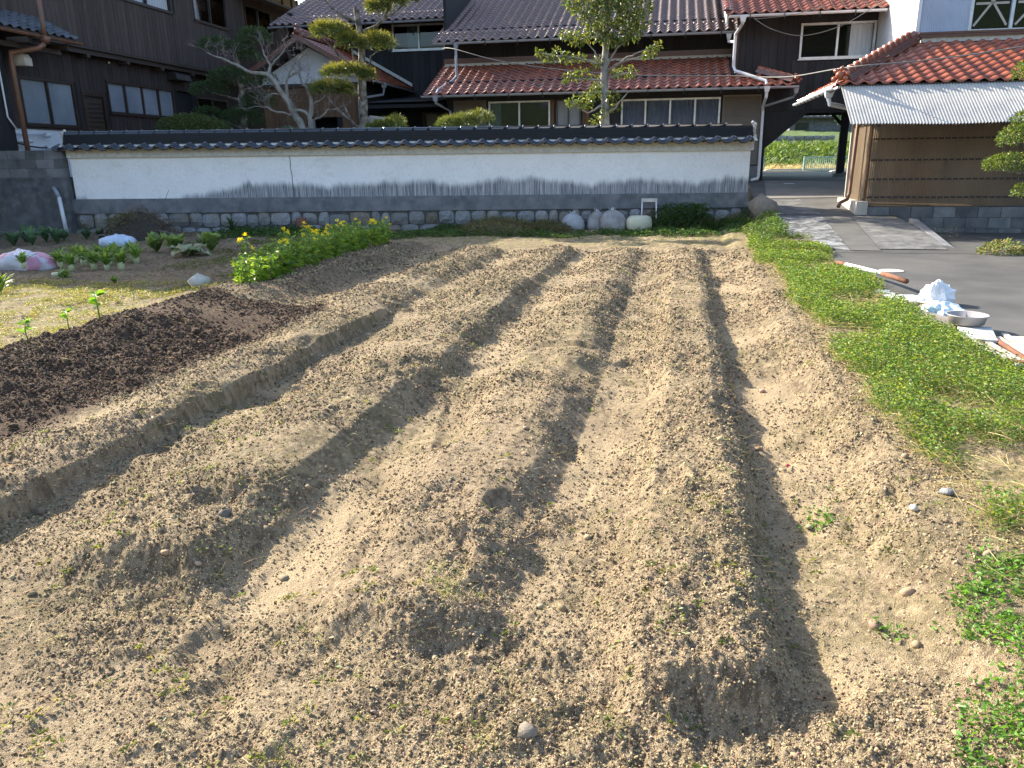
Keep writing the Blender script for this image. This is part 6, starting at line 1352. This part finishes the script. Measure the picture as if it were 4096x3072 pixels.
    for (x, y, s, lab) in ((-6.1, 13.4, 1.0, 'leafy lettuce right of the blue bag, leftmost of three'), (-5.72, 13.25, 1.1, 'large pale green lettuce in the middle of three'), (-5.2, 13.5, 1.1, 'tall yellow green lettuce, rightmost of three')): place('lettuce', lab, 'vegetable', [('leaves', lc[0] if s > 1 else lc[1])], x, y, rnd.uniform(0, 6), s, 'lettuces')
    place('wilted_cabbage', 'wilted grey green cabbage leaves lying on the soil', 'vegetable', [('leaves', rosette(18, rng, .34, .2, .1, (.2, .25, .14), (.4, .38, .22), 'broad'))], -5.3, 12.75, 0, 1.1)
    place('grass_tuft', 'dark tuft of long leaves at the foot of the stone wall', 'plant', [('leaves', rosette(46, rng, .36, .022, 1.3, (.035, .075, .03), (.05, .09, .03), 'leaf'))], -5.9, 16.6, 0, 1.15)
    # heap of pulled stalks
    th = Thing('brush_heap', 'heap of dead brown stalks and weeds before the stone wall', 'heap', (-7.6, 16.2, 0), est=False)
    mb = MB()
    V = []; 
    for i in range(700):
        a = rng.random()*6.28; q = rng.random()**.6; x = -7.62+.78*q*math.cos(a); y = 16.2+.55*q*math.sin(a); hmax = .62*(1-q)**.8+.05; z = hmax*rng.random()**.4
        d = Vector((rng.normal(), rng.normal(), rng.normal()*.35)).normalized()*(.12+.2*rng.random()); p = Vector((x, y, z)); m = p+d*.5+Vector((0, 0, .03*rng.normal())); mb.tube([p, m, p+d], [.006, .005, .003], 3, cap=False)
    th.part('stalks', mb, M('dead_stalk', (.15, .105, .065), (.08, .055, .038), rough=.95, scale=20), kind='stuff', fix=False)
    cm = MB().lathe((-7.62, 16.2, -.05), [(.72, 0), (.62, .16), (.42, .36), (.2, .52), (.01, .58)], 18); th.part('core', cm, M('heap_core', (.05, .04, .028), rough=.95, scale=12, bump=1, bscale=20, bdist=.05))
    leaf_pad(th, (-7.8, 16.1, .12), (.5, .4, .36), 900, rng, .10, .012, (.16, .15, .06), (.2, .2, .08), 'green_litter', 'leaf')
    st = MB()
    for i in range(9): x = -8.4+.12*i; st.tube([(x, 15.9+.05*i, .08), (x+.35, 15.85, .10+.03*(i % 3)), (x+.8, 15.8+.03*i, .05)], [.014, .011, .006], 5)
    for x, z in ((-7.0, .95), (-7.2, .8), (-6.9, .7)): st.tube([(-7.3, 16.3, .4), (x, 16.3, z)], [.01, .004], 4)
    th.part('sticks', st, MAT['twig'])
    # litter bags on the left
    v, f = crumple((-7.26, 14.4, Hs(-7.26, 14.4)), (.3, .22, .15), 3, .22); solo('plastic_bag', mk_mesh('plastic_bag', v, f, M('bag_blue', (.5, .58, .68), (.38, .5, .66), rough=.4, scale=7), True), 'pale blue plastic bag on the soil before the brush heap', 'plastic bag')
    v, f = crumple((-7.15, 11.35, Hs(-7.15, 11.35)-.02), (.42, .28, .2), 9, .28, fold=5); solo('fertilizer_sack', mk_mesh('fertilizer_sack', v, f, M('bag_pink', (.58, .58, .62), (.55, .25, .33), rough=.45, scale=3.2, lo=.52, hi=.62), True), 'white and pink plastic sack lying at the left edge', 'sack')
    # stone and pot
    V, F = blobs(np.array([[-3.69, 9.1, Hs(-3.69, 9.1)+.05]]), np.array([.11]), np.random.default_rng(4), ICO, .75); solo('pale_stone', mk_mesh('pale_stone', V, F, M('pale_stone', (.55, .52, .44), rough=.9, scale=12, bump=.4)), 'pale angular stone at the near end of the flowering row', 'stone')
    x, y = -4.55, 17.1; pt = MB().tube([(x, y, 0), (x, y, .3)], .115, 16, cap=False).tube([(x, y, .02), (x, y, .3)], .10, 16, cap=True); solo('clay_pipe', mk_mesh('clay_pipe', pt.v, pt.f, M('clay', (.24, .10, .07), rough=.8), False), 'upright red clay pipe piece standing against the stone footing', 'pipe')
    # soil heap with weeds by the wall
    for (x, y, r, h, lab) in ((-.3, 16.2, .85, .26, 'low heap of cut weeds left of the sacks'), (.75, 16.3, .5, .16, 'smaller heap of cut weeds beside the first sack')):
        th = Thing('weed_heap', lab, 'heap', (x, y, 0), est=False, group='heaps of cut weeds by the wall'); cm = MB().lathe((x, y, -.03), [(r, 0), (r*.8, h*.35), (r*.5, h*.8), (r*.2, h), (.01, h*1.02)], 20); th.part('core', cm, M('weed_core', (.12, .11, .05), rough=.95, scale=9, bump=1, bscale=20, bdist=.05), smooth=True)
        leaf_pad(th, (x, y, 0), (r, r*.95, h+.04), int(2600*r), rng, .10, .012, (.13, .13, .05), (.22, .19, .09), 'cut_weeds', 'leaf', low=0)
    # sacks
    wh = M('sack_white', (.42, .43, .45), (.3, .29, .28), rough=.4, scale=4); hu = M('sack_husk', (.24, .21, .19), (.36, .35, .35), rough=.45, scale=5); cr = M('sack_cream', (.6, .58, .42), (.52, .49, .34), rough=.45, scale=3)
    sack('clear_sack', 'tied clear plastic sack, leftmost of the four by the wall', 1.35, 16.9, .50, .38, wh, 1); sack('clear_sack', 'upright grey husk sack, second from the left by the wall', 1.85, 16.9, .40, .43, hu, 2, tilt=.02)
    sack('clear_sack', 'largest bulging husk sack, third from the left by the wall', 2.22, 16.75, .56, .46, hu, 3, tilt=-.05); sack('cream_sack', 'cream coloured open sack, rightmost of the four by the wall', 2.74, 16.6, .52, .38, cr, 4, tied=False)
    th = Thing('metal_frame', 'white tubular metal frame standing behind the cream sack', 'frame', (2.98, 17.0, 0), est=False)
    for x in (2.83, 3.16): th.part('tube', MB().tube([(x, 16.9, 0), (x+(.03 if x < 3 else 0), 17.05, .62)], .016, 8), MAT['white_paint'], smooth=True)
    th.part('crossbar', MB().box((2.84, 17.02, .56), (3.18, 17.06, .635)), MAT['alu'])
    V, F = blobs(np.array([[3.5, 16.75, .12]]), np.array([.13]), np.random.default_rng(6), ICO, .8); solo('green_ball', mk_mesh('green_ball', V, F, M('green_plastic', (.02, .22, .14), rough=.4), True), 'green plastic lump half hidden in the weeds by the wall', 'plastic')
    # ---------------- litter along the edge of the drive
    def tp(t, s, dz=0): x, y = st2w(t, s); return Vector((x, y, Hs(x, y)+dz))
    th = Thing('rusty_pipe', 'long pipe, white painted and rusty at its end, lying on the asphalt edge', 'pipe', tuple(tp(2.4, 9.7)), est=False)
    a, b, c, e = tp(2.16, 11.15, .06), tp(2.20, 10.8, .09), tp(2.41, 9.78, .12), tp(2.50, 9.12, .13)
    th.part('painted_length', MB().tube([b, c], .028, 9), MAT['white_paint'], smooth=True); th.part('rusty_end', MB().tube([c, e], .028, 9), MAT['rust'], smooth=True); th.part('rusty_tail', MB().tube([a, b], .027, 9), MAT['rust'], smooth=True)
    P = tp(2.55, 8.42)
    v, f = crumple(P+Vector((.06, 0, .0)), (.13, .11, .15), 21, .5, 26, 16); solo('plastic_bag', mk_mesh('plastic_bag', v, f, MAT['plastic_white'], False), 'crumpled white carrier bag standing up at the asphalt edge', 'plastic bag')
    v, f = crumple(tp(2.44, 8.25), (.2, .16, .05), 22, .4); solo('foam_scrap', mk_mesh('foam_scrap', v, f, MAT['plastic_white'], False), 'flat white foam scrap under the carrier bag', 'scrap')
    v, f = crumple(tp(2.32, 8.55), (.17, .2, .045), 23, .4); solo('foam_scrap', mk_mesh('foam_scrap', v, f, MAT['plastic_white'], False), 'white plastic scraps in the weeds left of the carrier bag', 'scrap')
    v, f = crumple(tp(2.47, 7.75), (.17, .15, .09), 24, .4); solo('blue_bag', mk_mesh('blue_bag', v, f, M('bag_ice', (.5, .66, .72), (.7, .78, .8), rough=.3, scale=16), False), 'pale blue crumpled plastic sheet between bag and basin', 'plastic bag')
    v, f = crumple(tp(2.33, 7.98), (.13, .1, .06), 26, .4); solo('cloth_rag', mk_mesh('cloth_rag', v, f, M('rag', (.3, .23, .14), rough=.9, scale=14), False), 'brown rag between the white bag and the blue sheet', 'rag')
    v, f = crumple(tp(2.2, 8.9), (.12, .2, .04), 27, .4); solo('foam_scrap', mk_mesh('foam_scrap', v, f, MAT['plastic_white'], False), 'white scrap nearest the rusty pipe end', 'scrap')
    p = tp(2.47, 7.13, .07); bs = MB().lathe(p, [(.001, .008), (.13, .008), (.155, .075), (.165, .08), (.165, .072), (.15, .06), (.135, 0), (.001, 0)], 28); solo('grey_basin', mk_mesh('grey_basin', bs.v, bs.f, M('basin', (.34, .32, .31), rough=.4), True), 'shallow grey plastic basin lying on the boards', 'basin')
    def slab(name, lab, t0, s0, L, w, h, rz, dz, m, pitch=0, cat='board'):
        q = tp(t0, s0, dz); mb = MB().box((-w/2, -L/2, 0), (w/2, L/2, h)); me = mk_mesh(name, mb.v, mb.f, m); fix_normals(me); o = solo(name, me, lab, cat, loc=q); o.rotation_euler = (pitch, 0, -FA+rz); return o
    slab('board', 'warped brown board tilted up under the grey basin', 2.30, 7.35, .42, .3, .016, .9, .05, M('ply', (.26, .22, .18), rough=.7), .12)
    slab('board', 'pale square board lying flat in front of the basin', 2.45, 6.82, .55, .25, .022, -.25, .035, M('pale_board', (.5, .5, .49), (.4, .4, .39), rough=.7))
    for i, (t, s, L, m, dz, rz, lab) in enumerate(((2.27, 6.3, 1.15, 'rust', .02, .10, 'rusty angle iron nearest the grass'), (2.33, 6.25, 1.0, 'white_paint', .05, .08, 'white painted lath, leftmost in the pile'), (2.39, 6.2, 1.2, 'rust', .03, .05, 'rusty pipe second in the pile of laths'), (2.45, 6.18, 1.1, 'white_paint', .03, .02, 'white lath in the middle of the pile'), (2.51, 6.22, 1.3, 'rust', .04, -.04, 'rusty rod between two white laths'), (2.57, 6.2, 1.2, 'white_paint', .02, -.06, 'white lath, second from the drive'), (2.64, 6.3, 1.3, 'white_paint', .02, -.1, 'outermost white lath on the asphalt'))):
        q = tp(t, s, dz)
        if m == 'rust': mb = MB().tube([(0, -L/2, 0), (0, L/2, 0)], .019, 8)
        else: mb = MB().box((-.022, -L/2, -.008), (.022, L/2, .012))
        o = solo('lath' if m != 'rust' else 'rusty_rod', mk_mesh('lath', mb.v, mb.f, MAT['rust' if m == 'rust' else 'dirty_white'], m == 'rust'), lab, 'lath' if m != 'rust' else 'rod', loc=q); o.rotation_euler = (0, 0, -FA+rz)
    o = slab('wooden_beam', 'short dark rotten beam end in the grass by the laths', 2.28, 5.85, .45, .07, .06, 1.2, .01, MAT['rust'])
    slab('drive_slab', 'pale concrete slab patch at the right end of the asphalt', 2.9, 6.4, .9, .5, .02, -.1, .004, MAT['concrete_pale'], cat='slab')
    v, f = crumple(tp(2.12, 13.3), (.34, .28, .07), 31, .25, fold=3); solo('white_sheet', mk_mesh('white_sheet', v, f, M('sheet_cream', (.66, .64, .55), rough=.6), True), 'cream plastic sheet lying at the top of the verge', 'plastic sheet')
    slab('rusty_rod', 'short rusty rod beside the cream sheet', 1.95, 13.7, .5, .03, .03, 1.4, .03, MAT['rust'], cat='rod')
    th = Thing('weed_clump', 'low weed clump on the pale edge of the asphalt at right', 'weed', (7.45, 11.75, 0), est=False); leaf_pad(th, (7.45, 11.75, .02), (.34, .26, .17), 420, rng, .06, .026, (.14, .18, .045), (.26, .22, .08), 'leaves', 'leaf', low=0); leaf_pad(th, (7.75, 11.7, .01), (.2, .2, .05), 120, rng, .05, .022, (.18, .2, .05), name='low_leaves', m='leaf', low=0)
    th = Thing('weed_clump', 'thin purple tinged weeds before the shed foundation', 'weed', (7.7, 13.9, 0), est=False); leaf_pad(th, (7.7, 13.9, .02), (.4, .2, .26), 200, rng, .035, .014, (.12, .15, .06), (.3, .18, .26), 'leaves', 'leaf', low=0)
    V, F = blobs(np.array([[e2w(2.05, 16.9).x, e2w(2.05, 16.9).y, .42]]), np.array([.26]), np.random.default_rng(9), ICO, .8); solo('corner_stone', mk_mesh('corner_stone', V, F, MAT['stone_brown'], True), 'rounded brown boulder at the right end of the wall', 'stone')
    # a red leaf and a pale pebble on the soil
    lf, ff = leafs(np.array([[1.38, 3.62, Hs(1.38, 3.62)+.02]]), np.array([[.6, .5, .05]]), np.array([.06]), np.array([.022]), rng, .3); me = mk_mesh('fallen_leaf', lf, ff, MAT['petal']); set_col(me, np.tile(np.array([[.45, .07, .08]]), (4, 1))); solo('fallen_leaf', me, 'red fallen leaf on the pale furrow at right', 'leaf')
    for (x, y, s, lab, c) in ((-1.22, 2.96, .035, 'round pinkish pebble on the second ridge', 'stone_brown'), (1.62, 2.84, .02, 'white pebble right of the last furrow', 'pale'), (1.83, 2.98, .028, 'grey stone by the weeds at right', 'stone'), (.03, 1.72, .03, 'large grey clod near the bottom edge', 'stone_brown')):
        V, F = blobs(np.array([[x, y, Hs(x, y)+s*.5]]), np.array([s]), np.random.default_rng(int(x*100) % 97), ICO, .8); solo('pebble', mk_mesh('pebble', V, F, bpy.data.materials['pale_stone'] if c == 'pale' else MAT[c], False), lab, 'stone')
    # ---------------- cables
    def cable(lab, pts, r, sub=6, sag=0.0):
        W = [e2w(*p) for p in pts]; p = wiggle(W, rnd, 0, sub); mb = MB().tube(p, r, 5); solo('overhead_cable', mk_mesh('overhead_cable', mb.v, mb.f, MAT['wire'], True), lab, 'cable')
    cable('twisted grey cable sagging across the front of the lower roof', [(-6.2, 22.3, 4.45), (-5.69, 21.6, 4.34), (-4.37, 21.0, 3.94), (-2.72, 21.0, 3.67), (-.8, 21.0, 3.48), (1.45, 21.0, 3.40), (2.6, 19.5, 3.2), (3.2, 15.9, 3.01), (4.56, 15.9, 3.09), (6.05, 15.9, 3.26), (9, 15.7, 3.7)], .012)
    cable('thin cable looping in front of the wing window', [(1.96, 21.0, 4.68), (2.4, 21.0, 4.42), (3.1, 21.0, 4.25), (3.93, 21.0, 4.42), (4.64, 21.0, 4.8), (5.0, 20.8, 5.0)], .010)
    cable('thin cable running under the wing gutter', [(1.96, 21.02, 4.67), (2.35, 21.02, 4.68), (2.95, 21.02, 4.74), (3.6, 21.02, 4.9)], .009)
# ================================================================== build
build_ground(); drive()
yard_wall(); block_wall(); left_house(); outbuilding(); main_house(); annex(); right_wing(); blue_building(); shed(); beyond(); behind()
trees(); garden()
scatter_ground(); cover()
